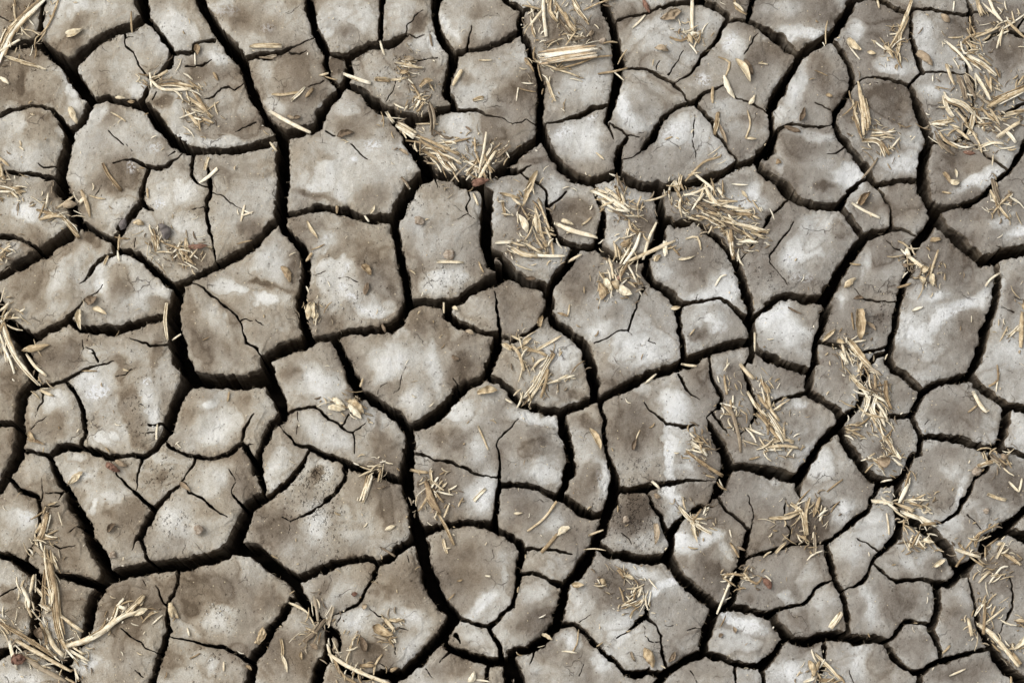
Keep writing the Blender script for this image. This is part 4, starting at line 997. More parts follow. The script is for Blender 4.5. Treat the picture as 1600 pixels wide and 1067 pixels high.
# ---------------------------------------------------------------- straw, husks and scraps, piece by piece on the same survey squares
# kind: S straw stalk, s weathered brown stalk, H pale husk, h brown husk, R reddish leaf scrap, D dark leaf scrap; then width, then the line it lies along
# a line starting with @ opens a tangle: its name, used in the labels
STRAW_TXT = {
(0, 0): """
@the tangle in the top left corner
S 46 250,5 210,40 130,110 60,190 20,290 -10,370
S 28 210,40 110,150
S 25 40,170 0,260
S 14 330,-5 300,80 265,150 222,200
S 8 222,200 180,175 120,170
S 7 195,275 200,220 222,200
S 12 90,120 80,30
S 16 110,225 50,260 0,290
@
S 30 30,315 120,345 190,365 255,390
S 22 0,430 50,468
S 12 730,70 735,180
H 42 365,190 465,165
H 26 370,212 450,182
H 46 1095,250 1100,310
S 10 1085,300 1085,360
@the frayed tangle at upper left
S 30 870,480 960,470 1050,490 1110,560 1170,650
S 18 840,450 900,500 1000,505 1060,500
S 22 1040,540 1110,590 1175,655
S 15 850,445 930,400
S 14 835,410 845,490
S 20 1040,620 1105,705
S 16 1120,660 1185,690
S 12 1060,650 1120,670
S 14 980,460 1080,490
s 18 880,470 960,450 1020,470
s 14 1090,600 1150,640
@
S 18 1190,410 1210,445
S 9 1215,570 1160,610
S 10 620,630 700,680
H 22 640,545 700,550
H 28 710,570 752,570
H 40 390,595 430,690
S 10 110,820 135,840
S 10 115,790 120,815
S 22 575,915 600,970 640,1020 675,1060
@the straw at the left edge above the short crack
S 16 0,880 55,930
S 20 0,950 30,1000
S 14 5,920 20,990
S 18 0,1050 110,1060
@
S 18 1160,880 1140,945
S 22 1205,945 1115,1020
S 10 1190,950 1130,1010
""",
(400, 0): """
S 34 -30,265 60,262 140,265
s 12 20,320 100,330
s 20 60,320 110,310
S 18 90,525 240,515
S 18 200,560 270,490
H 25 275,545 320,490
S 14 355,420 400,410
S 9 380,425 450,445
S 22 80,620 180,680 298,740
h 25 175,640 230,660
h 28 210,660 250,650
S 25 490,412 560,440 635,465
S 28 670,445 740,448
S 16 740,445 840,435
S 14 690,235 715,310
s 14 970,200 980,260
@the chaff in the middle of the upper centre left plate
S 15 780,355 920,385
S 14 830,320 860,350
S 12 800,370 930,380
h 30 820,340 880,330
H 28 800,410 850,400
S 10 785,375 840,420
H 45 910,490 985,455
S 14 870,470 905,530 915,560
S 16 880,540 940,560
S 14 890,600 915,560
S 14 930,580 905,620
@
s 36 960,575 980,650 980,750
S 10 890,690 1010,690
s 12 985,720 1060,770 1095,765
S 24 1140,395 1095,475
S 10 1240,335 1310,335
S 32 1210,558 1260,540
@the tangle bridging the upper centre crack
S 45 785,700 880,760
S 20 900,755 1000,800 1120,860
S 14 835,785 930,800 1060,850
S 18 730,630 765,680
S 16 910,780 1000,840 1080,900
S 14 1060,800 1190,770
S 12 1010,800 1080,790 1110,805
S 20 930,840 1010,890 1095,950
S 18 1000,850 1050,930 1090,955
S 14 960,850 1060,870 1140,910
S 22 1060,870 1110,950
s 10 1085,1010 1180,915
S 14 1165,895 1260,950
S 20 1180,960 1230,890
S 14 1280,745 1265,850 1240,960
S 20 1330,850 1260,960 1235,1010
S 16 1300,830 1250,930
S 12 1220,840 1280,990
S 10 1335,840 1300,900
s 18 1410,820 1340,880
S 12 1215,770 1220,850
S 15 1270,870 1310,960
s 20 1010,880 1090,900
s 22 1200,930 1280,980
@
R 45 1200,1030 1300,1000
h 22 795,830 850,865
h 50 450,760 545,740
s 14 810,990 850,1050
h 15 1165,705 1200,730
S 14 80,795 115,840
""",
(800, 0): """
@the tangle around the wood chip
S 22 175,-10 175,80 190,210
S 30 330,-5 370,60 425,140
S 22 215,-10 210,70 250,125
S 20 240,20 300,110 350,165
S 25 295,85 320,150 350,180
S 12 400,65 480,25 540,5
S 14 130,345 240,385 370,430
S 12 255,390 370,360 460,325 555,315
S 12 125,270 120,330 190,365
S 18 190,430 215,510 240,565
S 12 300,200 380,215
S 10 350,190 300,260
S 14 160,75 100,150
S 12 60,40 160,60
S 10 100,100 130,200
S 14 75,330 120,400
s 16 260,120 330,200
s 14 180,250 250,230
s 14 330,240 420,215
@
h 32 425,205 447,172
S 14 480,415 570,400 640,380
S 10 570,405 620,450
S 14 670,160 740,90
R 28 725,-10 765,75
h 75 825,110 940,70
@the burst of straw near the top right of centre
S 20 1000,10 1000,110 1000,200
S 16 880,210 940,230 985,205
S 14 945,180 1040,190
H 30 980,190 1005,250
S 12 1010,210 1060,180
S 10 1030,240 1000,200
@
h 50 790,270 870,290
H 45 1240,330 1325,460
h 40 1290,330 1340,420
H 36 1180,420 1240,550
S 14 1150,320 1210,350 1190,420
S 18 1115,490 1115,570
S 25 1145,630 1128,745
S 12 1310,615 1325,690 1300,770
H 20 1300,770 1360,775
h 22 1150,690 1195,800
H 28 1320,580 1350,525
S 12 470,855 510,890
S 10 850,780 890,765
S 16 1235,-5 1245,50 1300,80
H 25 1230,20 1290,70
S 10 1370,355 1420,360
S 10 55,460 115,465
S 9 35,490 25,560
S 9 40,490 130,510
""",
(1200, 0): """
@the stalk hanging from the top edge at upper right
S 36 800,-5 770,90 740,170 700,240 665,290
S 20 740,180 730,250 715,320
S 14 665,285 690,320
S 12 600,235 650,280
S 10 680,190 730,190
H 20 640,260 700,300
@
H 50 440,220 520,280
S 12 440,230 510,330
H 25 550,290 600,300
@the split stalk bundle at upper right
S 22 500,460 515,540 525,640 530,750
S 40 525,540 545,640 555,720
S 16 490,570 480,640 510,740
S 12 470,560 510,700
S 30 530,780 610,790 650,870
S 18 625,790 670,860
S 12 690,820 730,770
S 14 580,740 710,730
S 12 570,760 660,750
s 16 600,720 690,760
@
s 14 525,990 570,940 610,880
H 35 975,960 1010,1020
H 42 1010,1010 1065,1010
H 20 1040,940 1050,990
h 35 90,710 180,740
h 30 175,680 200,600
H 40 70,905 40,915
H 25 320,530 360,540
h 50 830,290 915,370
h 40 960,80 1010,130
S 9 330,120 320,250
S 8 260,395 330,425
S 12 1035,10 1030,60
S 14 610,0 620,40
@the big tangle in the top right corner
S 22 1160,-5 1185,90
S 18 1225,-5 1260,70 1300,120
S 14 1190,20 1290,110
S 18 1330,120 1423,210
S 10 1310,160 1423,85
S 12 1270,270 1305,155
S 14 1145,215 1220,185 1290,150
S 14 1080,240 1130,200 1200,185
S 12 1115,130 1150,190 1135,210
S 10 1355,65 1370,130
S 16 980,230 1050,290 1100,350 1130,400
S 14 1060,310 1140,350 1180,390
S 12 1070,240 1090,300 1170,290
S 18 1090,230 1160,270
S 12 1170,310 1240,370
S 24 1110,320 1200,370 1260,420
S 20 985,370 1010,440 1030,480
s 40 1050,430 1075,500 1090,560
s 25 1090,430 1130,530
S 22 1150,420 1200,500 1230,560
S 18 1200,430 1240,500
S 14 1235,440 1240,510
S 45 1220,600 1300,560 1423,505
S 20 1250,560 1330,530 1423,485
S 12 1380,490 1410,440 1423,430
S 16 1230,620 1280,700
S 14 1180,600 1250,680
S 14 1150,640 1200,690 1190,720
S 16 1200,640 1290,660
S 10 1160,700 1240,690
s 20 1140,520 1200,560
s 18 1100,480 1150,560
s 16 1190,560 1250,600
S 35 1320,650 1390,630 1430,620
S 22 1270,770 1340,720 1390,690
S 20 1310,740 1365,800
@the curved stalks below the top right tangle
S 38 980,530 1000,560 1080,590 1140,640
S 25 975,540 990,600 1020,650
S 24 1140,630 1130,700 1110,750
S 45 905,692 1020,675
S 14 1040,620 1100,690 1170,800 1185,850
s 30 925,740 960,800 1035,860
S 18 950,730 980,780 1050,825
S 20 1170,825 1240,800 1300,805
S 12 1010,790 1080,820 1130,820
S 18 1030,710 1080,750 1110,780
S 12 1010,700 1060,720
@
R 25 1085,845 1150,855
""",
(0, 267): """
@the twigs beside the tan shell near the left edge
S 20 210,220 300,245 370,265
S 18 225,275 300,255 350,260
h 50 345,200 430,190
S 25 350,255 390,310 440,370
S 14 320,210 410,145
S 12 270,130 255,210
@the pale straw at the left edge, a third down
S 16 0,95 70,110 145,120
S 14 60,110 105,155
S 14 0,120 60,120
@the straw at the left edge below the curved crack
S 14 60,420 0,470
S 10 0,430 60,450
S 16 0,500 30,460
@
S 25 445,180 480,145
H 28 450,110 480,190 505,265
S 12 500,140 585,160
D 42 675,330 700,265
H 38 740,290 805,300
S 12 660,440 665,360
S 14 655,450 665,500
S 10 640,370 720,380
S 16 600,475 580,520
@the straw and bark scraps at upper left
S 20 850,330 865,450
S 16 845,370 880,440
S 14 870,380 890,440
D 55 885,300 930,390
S 18 1035,380 1040,480
S 14 1000,430 1020,500
S 12 910,405 1000,440 1080,520
S 12 1010,480 1090,525
R 30 1050,430 1155,415
S 10 870,455 960,460
@
S 14 820,100 825,150
S 14 1340,280 1360,195
S 12 1345,250 1405,230
S 10 1350,220 1400,240
H 36 440,770 450,885
H 35 510,765 595,800
h 55 480,740 540,700
S 20 925,740 920,840 932,940
S 10 960,940 1005,910
H 45 120,1000 280,970
@the tangle at the left edge, halfway down
S 34 10,830 40,930 100,1050 190,1160 222,1190
S 16 0,780 50,735
S 14 0,830 60,810
S 20 20,850 0,900
S 18 20,960 40,1060
S 12 0,900 40,1000
S 12 40,820 110,820
S 14 20,970 60,1060 80,1125
S 18 150,1020 200,1090 260,1140
@
S 10 1320,410 1400,390
""",
(400, 267): """
H 26 285,280 345,380
H 45 140,530 190,620
@the opened bud over the crack left of centre
H 40 290,740 290,830
H 40 322,730 325,830
H 22 345,790 320,835
@
H 45 590,520 640,580
h 35 605,690 620,620
S 16 310,460 280,500
S 10 310,440 380,410
S 20 1010,508 1148,510
H 20 660,190 635,240
S 12 605,250 625,280
H 20 450,195 450,240
S 14 1205,125 1235,190
S 12 820,45 855,100
H 28 1365,960 1423,1000
S 12 1240,510 1265,565
h 28 1165,890 1210,910
H 25 1090,760 1125,775
S 12 1045,735 1045,790
h 25 700,850 720,900
S 16 1370,165 1385,250
S 20 1330,400 1423,395
""",
(800, 267): """
@the tangle on the tan upper centre plate
H 40 140,0 110,80 60,200
H 45 35,240 85,350
S 16 0,150 50,190
S 18 125,195 150,280 160,350
S 14 145,160 180,250 210,330
S 22 150,290 170,370 190,420
S 12 130,350 170,430
S 14 160,340 240,360
S 16 215,380 230,475
S 14 70,400 165,460
S 28 0,430 60,465 130,475
S 20 90,470 200,475 290,475
S 12 0,400 70,420
S 20 130,250 140,330
s 18 140,370 200,400
S 20 -60,130 40,150
@
S 26 245,295 340,335 470,370
H 28 275,270 345,300
S 12 390,300 440,260
S 16 315,505 385,465
h 25 75,600 135,600
@the small straw heap right of upper centre
S 20 440,115 520,150 600,210
S 18 490,160 560,210 640,230
S 22 520,100 580,150 620,200
S 18 575,95 600,170
s 20 580,35 620,120
S 16 545,150 650,230
S 14 500,200 560,180
S 16 605,130 625,190
S 14 650,280 660,330 690,350
S 12 715,150 690,220
S 10 735,175 860,135
S 16 470,110 530,130
s 22 640,200 690,210
s 16 560,230 640,270
@the crossed stalks over the crack junction right of centre
S 20 710,350 680,440 620,520
S 22 630,510 720,475 820,430 905,392
S 18 800,290 760,380 730,490
S 14 565,400 580,480
H 42 600,420 660,380
S 16 660,400 640,470
S 12 600,520 650,440
S 14 540,490 560,600
S 12 640,520 690,620
S 14 640,520 600,600
@the cluster of husks under the crossed stalks
H 58 485,620 500,720
H 45 510,600 560,670
H 45 550,620 590,660
H 55 590,640 668,690
R 26 580,610 610,590
@
H 35 790,505 830,470
S 25 850,400 850,470
S 12 880,420 930,470
H 18 920,495 1015,475
S 14 970,380 1030,370 1050,440
H 25 250,790 315,810
S 10 310,800 320,745
H 30 155,870 170,805
S 18 130,1000 200,960 270,920
S 14 0,915 45,940
H 28 880,765 935,755
S 12 1130,640 1160,590 1190,580
S 12 1350,900 1350,1000
S 10 990,910 1015,880
@the big heap right of upper centre
S 30 905,60 920,130
S 20 940,30 920,140
S 14 965,60 1060,-40 1160,-75
S 16 1000,10 1090,80 1130,120
S 14 1090,90 1010,130 960,140
S 16 940,150 930,210 970,250
S 25 1080,100 1110,160 1160,200
S 20 1100,180 1200,200 1280,215
S 14 1110,200 1220,175
S 18 1025,200 1080,230 1150,250
S 14 1130,170 1250,175
S 30 1165,280 1280,310 1420,348
S 26 1215,335 1220,420 1230,490
S 16 1190,340 1225,450
S 16 1200,230 1230,290
S 18 1240,240 1330,250
S 14 1120,320 1200,300
S 14 1100,260 1190,310
S 14 1000,250 1060,260 1120,290
S 12 970,260 1050,280
S 10 1090,350 1110,310
S 14 1260,400 1360,405
S 20 1290,390 1350,400
S 14 1310,230 1370,270
S 14 1280,340 1340,390
S 18 1140,100 1175,150
S 12 1050,140 1000,220
S 14 900,100 950,180
S 14 1060,110 1040,170
S 16 1230,215 1330,225
S 12 1160,260 1250,290
S 14 1330,350 1400,370
s 22 1040,180 1130,230
s 20 1160,210 1240,250
s 18 1190,300 1280,350
s 18 1060,220 1160,290
@
S 12 1225,75 1310,80
H 22 1275,110 1310,150
""",
(1200, 267): """
H 45 510,190 570,120
S 12 495,180 560,115
S 18 470,180 540,225 620,262
@the crossed twigs on the plate at the right edge
s 24 1245,50 1285,180
S 18 1235,115 1280,200 1340,275
S 14 1280,195 1350,130
S 12 1250,240 1290,190
s 14 1330,150 1350,190
@
S 12 970,120 1015,125
S 28 905,385 950,380
@the husks between two tall plates at right
S 14 740,440 800,490
H 30 770,430 790,480
S 20 780,480 840,530 870,560
H 40 850,570 885,540
H 45 840,590 865,635
H 45 905,580 915,645
S 14 940,450 915,530 900,580
h 25 745,530 775,525
@
H 48 425,650 490,595
h 25 475,712 535,708
S 12 460,515 515,520
S 18 800,780 855,760
S 14 720,650 790,630
H 60 505,770 510,945
S 10 465,790 475,880
h 30 550,840 600,890
H 28 300,950 375,880
S 14 1210,640 1240,600 1285,570
h 14 110,760 190,800
@the stalk at the right edge, halfway down
H 55 1410,740 1440,790
S 24 1410,790 1405,980
S 20 1340,920 1400,860
@the long trail of straw down the right side
H 30 380,945 430,960
S 16 410,960 420,1010
S 40 450,950 500,1010 570,1090
S 18 400,1010 440,1067
S 12 440,960 540,940
S 14 420,980 470,1070
""",
(0, 534): """
S 18 228,270 298,300
H 36 160,500 200,560
H 28 150,540 250,570
H 45 380,790 460,720
R 52 590,680 670,720
h 30 640,660 710,690
S 12 870,540 875,460
S 10 460,165 540,165
h 30 1000,780 1060,830
H 14 680,155 720,165
S 12 1275,280 1265,330
S 10 270,910 320,890
""",
(400, 534): """
@the claw shaped husks over the crack left of centre
H 38 425,310 500,370
H 40 400,362 500,380
H 45 510,330 600,400
H 48 520,345 590,430
@
S 42 635,745 595,890
@the small tangle of roots above the white straw tube
S 10 620,690 700,690
S 10 630,720 660,690
S 12 695,715 680,770
@
S 20 865,710 950,725
@the straw fan on the brown plate left of lower centre
S 16 970,715 975,790
S 14 1010,755 975,810
H 42 945,770 985,870 1030,955
S 18 1010,950 1045,1010 1100,1125
S 14 905,940 960,850
S 12 985,820 1040,890
S 12 1010,830 1095,850
S 12 1070,910 1045,975
@
S 22 1215,880 1275,820
H 28 715,1045 775,1020
S 10 1125,915 1150,870
S 12 580,250 595,210
S 10 1235,470 1270,550 1290,600
H 50 1230,290 1340,270
S 12 1390,320 1423,340
H 35 1370,15 1430,35
h 28 1090,80 1130,100
""",
(800, 534): """
@the straw heap on the plate right of centre
S 18 0,20 40,70 65,160
H 30 60,20 110,-20
S 14 110,160 150,110 190,90
S 24 230,75 180,160 100,325
S 22 165,170 120,250 70,310
S 16 200,160 160,310
S 14 190,180 90,330
S 14 200,235 270,210 345,190
S 12 260,215 310,190
S 20 60,40 150,60 190,80
@
H 40 430,480 495,600
h 24 670,600 690,540
S 8 690,540 712,490
S 14 945,125 1025,135
S 12 740,230 800,180
S 16 780,775 815,810
h 30 790,845 830,865
@the short straws beside the white streaked plate
S 20 1000,560 1080,630
S 18 970,610 1080,690 1170,745
S 14 1030,530 1050,600
S 14 1000,580 1070,600
S 12 990,600 1060,620
@the upright stalk right of centre
S 16 1180,190 1195,290
s 22 1170,350 1220,390 1260,520 1270,610
S 18 1215,330 1215,400
S 12 1160,345 1250,370
S 10 1230,420 1250,500
@
S 22 1270,130 1340,205
S 12 1320,655 1375,640
@the straw heap between right centre plates
S 22 1385,215 1423,300
S 20 1400,230 1430,280
S 18 1310,280 1360,360 1423,420
S 22 1370,300 1423,370
S 18 1350,340 1423,450
S 14 1360,400 1423,480
S 14 1310,480 1400,520
S 10 1370,530 1423,610
S 30 1423,400 1463,460 1513,540
S 18 1423,300 1433,370 1483,440
S 14 1453,380 1508,340
S 20 1423,470 1483,540
S 16 1443,560 1513,545 1563,555
S 18 1423,590 1513,580 1583,590
S 14 1508,480 1518,540
S 14 1423,605 1503,600
S 16 1463,500 1503,560
@the small straw cross below right centre
S 25 930,920 980,980 1060,1040 1105,1065
S 14 980,980 1070,985
H 22 1000,1000 1030,1118
S 12 1000,1000 1050,930
@
S 14 245,890 180,980 90,1050
H 16 10,955 60,950
""",
(1200, 534): """
@the long trail of straw down the right side
S 20 400,70 440,120
S 18 520,120 500,165
S 25 455,195 520,260 560,280
S 16 590,190 595,260
S 14 510,250 560,330
S 22 650,225 655,310 680,375
s 14 570,270 640,280
S 20 540,280 560,370 600,440
S 22 600,300 580,380 620,460
S 18 560,310 520,420
S 16 600,340 660,440
S 14 530,400 640,430
S 20 620,390 650,470
S 14 570,400 600,480
S 14 500,370 570,420
S 14 580,300 650,340
S 12 430,480 500,520
S 10 430,500 510,490
S 14 610,480 650,550
S 26 650,540 700,620
S 20 700,600 730,650
S 14 690,650 745,695
S 12 580,660 640,720
h 66 600,665 670,650
s 20 540,130 620,190
s 18 560,230 620,330
@
S 22 1140,280 1180,350 1215,390
S 12 1115,390 1160,355
S 10 1195,385 1230,380
S 14 1275,130 1280,210 1230,245
S 10 1270,275 1290,170
S 10 330,830 415,765
S 12 630,780 685,765
S 10 540,725 585,680
@the cut stalk ends at the right edge, two thirds down
S 38 1165,695 1258,665
h 45 1290,630 1330,640
s 25 1240,630 1310,690
@
S 20 1225,850 1320,880
S 16 1340,780 1390,830
S 14 1410,760 1395,830
@the heap filling the crack at lower right
S 22 730,890 775,795
S 30 705,895 805,940
S 16 630,865 720,935
S 20 580,885 690,900
S 26 740,945 850,985 930,1020
S 18 850,1020 925,1010
S 14 760,880 890,880
S 14 790,900 860,920
S 12 820,870 870,850
S 12 755,990 755,1050
S 12 790,720 760,800
@
S 12 660,955 672,1067
@the tuft of straw on the brown clod at lower right
S 20 15,980 120,975 170,940
S 22 130,900 190,950 210,1067
S 18 230,870 210,960 220,1067
S 20 285,870 255,965
S 14 320,920 290,990
S 12 140,960 180,910
S 14 160,1070 230,1110
s 16 260,1175 260,1070
S 16 45,1170 100,1115
""",
(0, 767): """
@the tall stalk rising along the left crack
S 50 265,130 240,220 215,262
S 58 260,330 275,450 300,550 310,680 330,800 370,880
S 20 255,440 250,620
S 20 290,350 320,430
S 20 230,260 310,260
s 28 190,310 250,370
S 18 205,540 240,590
S 25 225,630 280,660
S 25 255,760 300,860 350,910
S 18 230,730 260,850
h 50 215,760 240,830
S 20 345,695 400,740 460,780
@the forked stalk in the lower left
S 45 380,860 480,830 590,770 690,700 790,670
S 28 690,700 740,650 800,590
S 28 600,770 640,700 660,630
S 22 660,640 700,655
H 42 750,690 825,655
S 14 655,640 690,600
S 16 380,880 430,910 490,940
S 14 370,880 430,945
S 12 400,860 470,905
@the crossed stalks in the bottom left corner
S 24 0,730 100,790 200,850 300,915
S 22 90,830 200,890 300,950 395,1000
s 26 120,915 230,985 365,1055
S 20 55,835 70,910 90,980
S 20 125,535 160,610 155,660
S 18 190,470 170,560
S 14 150,640 175,700
S 12 0,740 50,790
S 14 150,870 250,930
S 12 415,985 440,1045
R 60 65,945 150,930
@
H 42 945,620 960,710
H 25 965,640 995,710
h 35 600,230 640,180
S 12 1040,760 1050,800
S 10 1055,930 1110,900
S 12 1245,950 1245,1000
H 20 1365,970 1400,995
H 14 265,80 310,70
S 10 850,740 905,690
""",
(400, 767): """
H 58 5,850 40,755
@the twigs on the crack at lower left of centre
S 22 325,780 270,835
s 35 380,715 275,835
S 12 280,760 340,790
s 16 325,590 345,720
s 20 430,650 400,740
@
H 18 180,620 300,685
H 24 140,900 175,1010
S 16 140,825 150,920
H 20 250,890 255,940
h 30 300,850 345,880
@the pale stalks crossing the crack at the bottom edge
S 22 405,905 500,965 600,1015 735,1065
S 18 430,920 480,1020 560,1067
S 16 400,850 430,950
S 10 500,980 540,830 570,800
S 12 540,1030 550,980
@
h 42 580,810 610,895
S 22 580,970 660,970
S 14 655,1020 665,960 700,910
H 25 745,1000 790,980
@the husk pile on the lower centre left plate
H 58 650,750 765,800
S 22 720,710 770,780
S 20 745,715 820,717
s 18 660,810 730,825
@
h 30 590,650 620,630
R 30 530,575 565,570
S 20 1040,270 1060,345
s 12 690,310 740,340 770,360
H 14 1115,500 1150,490
S 12 1275,470 1300,475
S 10 1070,605 1105,570
H 40 1180,1060 1210,1000
S 12 1230,1050 1300,1060
""",
(800, 767): """
S 14 245,60 180,150 95,220
H 42 320,200 250,250
S 20 250,240 200,300 165,335
S 8 400,325 460,320 520,330
S 12 430,245 505,215
h 42 795,180 795,300
S 10 1210,215 1220,255
S 14 1215,290 1260,365
h 20 1250,310 1300,330
H 30 165,795 225,825
H 38 330,520 400,520
@the scattered bits at lower right of centre
H 24 630,465 680,490
S 20 590,440 620,480
S 12 610,640 680,600
S 14 680,640 740,600
S 10 640,640 690,630
S 12 700,590 720,540
S 10 680,560 690,540
H 34 485,490 520,520
@
S 9 370,770 360,850 330,900
S 12 280,890 360,900
H 58 735,870 785,980
h 40 870,950 905,890
s 16 660,895 680,940
@the root and straw bridging a lower right crack
S 12 1220,480 1180,580 1140,680
S 14 1170,470 1220,460 1290,470
S 12 1200,460 1180,490
H 28 1290,450 1330,500
S 14 1300,480 1360,515 1390,480
@
R 42 1395,480 1440,545
h 26 1230,750 1240,790
h 24 1150,810 1175,795
""",
(1200, 767): """
@the crossed stalks on the grey plate at the right
S 20 1045,325 1175,365
S 12 1045,420 1095,360
S 12 1120,365 1200,420
S 14 1060,290 1100,340
S 12 1100,320 1160,250 1280,180
S 14 1150,310 1180,230
@
H 30 920,420 990,380
@the frayed bits below the lower right heap
S 14 780,330 805,245
S 14 820,290 875,315
H 30 860,270 920,285
S 12 840,240 820,300
@the barbed straws near the right edge, low down
S 16 1270,370 1310,290
S 20 1310,350 1400,410
H 22 1265,300 1310,290
S 12 1225,515 1290,430 1330,420
S 10 1260,480 1320,460
S 14 1170,510 1230,450
@the stalks in the bottom right corner
S 26 1170,740 1250,800 1310,870 1390,970
S 20 1205,600 1200,700 1195,790
S 16 1150,690 1210,610
S 20 1110,710 1130,800
S 14 1210,730 1310,650
S 12 1240,690 1260,640
S 14 1340,880 1423,870
S 20 1360,900 1400,960
H 30 1360,880 1430,800
H 25 1370,720 1430,730
@
S 28 405,680 350,755
S 12 1010,1025 1095,990
S 12 970,900 1010,860
@the curled husks at the bottom edge, right of centre
H 42 225,940 260,1030
H 25 270,1000 290,940
S 18 262,905 330,970 400,1045
S 22 290,1050 370,1050
S 16 200,1060 260,1040
@
S 14 1350,1030 1350,1067
""",
}

# ---------------------------------------------------------------- straw builders
def sample(A, x, y):
    i = np.clip(np.searchsorted(XS, x), 0, NX - 1); j = np.clip(np.searchsorted(YS, y), 0, NY - 1)
    return A[j, i]
ZTOP = ZB + 0.4
rnd = random.Random(77); nrs = np.random.RandomState(77)
def fibre_mat(name, stops, seed, rough=0.7, trans=0.0):
    m, n, p = new_mat(name); B = NB(n)
    u = B.attr('u').outputs['Fac']; l = B.attr('l').outputs['Fac']; r = B.attr('r').outputs['Fac']
    cv = B.N('ShaderNodeCombineXYZ'); B.L(B.math('MULTIPLY', u, 9.0), cv.inputs[0]); B.L(B.math('MULTIPLY', l, 120.0), cv.inputs[1]); B.L(B.math('MULTIPLY', r, 57.0), cv.inputs[2])
    streak = B.noise(cv.outputs[0], 1.6, 4, 0.65)
    pos = B.N('ShaderNodeNewGeometry').outputs['Position']
    blot = B.noise(pos, 260, 3, 0.6)
    t = B.math('ADD', B.math('MULTIPLY', streak, 0.55), B.math('ADD', B.math('MULTIPLY', blot, 0.45), B.math('MULTIPLY', B.math('SUBTRACT', r, 0.5), 0.42)))
    col = B.ramp(t, stops)
    B.L(col, p.inputs['Base Color']); p.inputs['Roughness'].default_value = rough; p.inputs['Specular IOR Level'].default_value = 0.3
    bp = B.N('ShaderNodeBump'); bp.inputs['Distance'].default_value = 0.0006; bp.inputs['Strength'].default_value = 0.7
    B.L(streak, bp.inputs['Height']); B.L(bp.outputs[0], p.inputs['Normal'])
    return m
M_STRAW = fibre_mat('dry_straw', [(0.20, (0.15, 0.098, 0.052)), (0.38, (0.38, 0.278, 0.158)), (0.51, (0.62, 0.510, 0.340)), (0.66, (0.78, 0.70, 0.54)), (0.88, (0.85, 0.81, 0.72))], 1)
M_WEATH = fibre_mat('weathered_straw', [(0.15, (0.085, 0.060, 0.038)), (0.42, (0.20, 0.150, 0.098)), (0.62, (0.34, 0.275, 0.19)), (0.9, (0.50, 0.43, 0.33))], 2)
M_HUSK = fibre_mat('pale_husk', [(0.22, (0.17, 0.110, 0.060)), (0.40, (0.42, 0.315, 0.185)), (0.55, (0.64, 0.54, 0.37)), (0.78, (0.80, 0.735, 0.59))], 3, 0.6)
M_BROWN = fibre_mat('brown_husk', [(0.15, (0.085, 0.058, 0.036)), (0.42, (0.215, 0.155, 0.10)), (0.62, (0.35, 0.27, 0.18)), (0.9, (0.50, 0.42, 0.31))], 4)
M_RED = fibre_mat('red_leaf', [(0.15, (0.075, 0.038, 0.026)), (0.5, (0.20, 0.105, 0.070)), (0.85, (0.40, 0.26, 0.19))], 5)
M_DARK = fibre_mat('dark_leaf', [(0.15, (0.03, 0.026, 0.026)), (0.5, (0.085, 0.072, 0.068)), (0.85, (0.19, 0.165, 0.15))], 6)
KMAT = dict(S=M_STRAW, s=M_WEATH, H=M_HUSK, h=M_BROWN, R=M_RED, D=M_DARK)

def curve_pts(pts, step):
    P = [np.array(p, float) for p in pts]
    if len(P) == 2:
        d = P[1] - P[0]; nrm = np.array([-d[1], d[0]]); P = [P[0], (P[0] + P[1]) / 2 + nrm * rnd.uniform(-0.045, 0.045), P[1]]
    P = [2 * P[0] - P[1]] + P + [2 * P[-1] - P[-2]]
    out_ = []
    for i in range(1, len(P) - 2):
        n = max(2, int(np.linalg.norm(P[i + 1] - P[i]) / step))
        for k in range(n):
            t = k / n
            out_.append(0.5 * (2 * P[i] + (P[i + 1] - P[i - 1]) * t + (2 * P[i - 1] - 5 * P[i] + 4 * P[i + 1] - P[i + 2]) * t * t + (3 * P[i] - P[i - 1] - 3 * P[i + 1] + P[i + 2]) * t ** 3))
    out_.append(P[-2]); return np.array(out_)
class Piece:          # vertices + quads/tris + fibre attributes
    def __init__(s): s.v = []; s.f = []; s.u = []; s.l = []; s.r = []
    def add(s, v, f, u, l, r):
        b = len(s.v); s.v += [tuple(q) for q in v]; s.f += [tuple(i + b for i in q) for q in f]; s.u += list(u); s.l += list(l); s.r += [r] * len(v)
def frame3(q):
    """world polyline (n,3) -> tangent, side, up"""
    T = np.gradient(q, axis=0); T /= np.linalg.norm(T, axis=1)[:, None] + 1e-12
    S = np.cross(T, np.array([0, 0, 1.0])); S /= np.linalg.norm(S, axis=1)[:, None] + 1e-12
    return T, S, np.cross(S, T)
PXM = 0.00052          # metres per survey unit
def lay(c, lift0, lift1, half):
    x, y = c[:, 0], c[:, 1]
    gx, gy = ground(x, y); z = sample(ZTOP, x, y).astype(float)
    n = len(z); k = max(1, n // 4)
    zs = np.convolve(np.pad(z, k, mode='edge'), np.ones(2 * k + 1) / (2 * k + 1), 'valid')
    z = np.maximum(zs, 0.5 * zs + 0.5 * zs.max()) * MM
    t = np.linspace(0, 1, n)
    z = z + half + (lift0 * (1 - t) + lift1 * t) * MM
    return np.stack([gx, gy, z], 1)
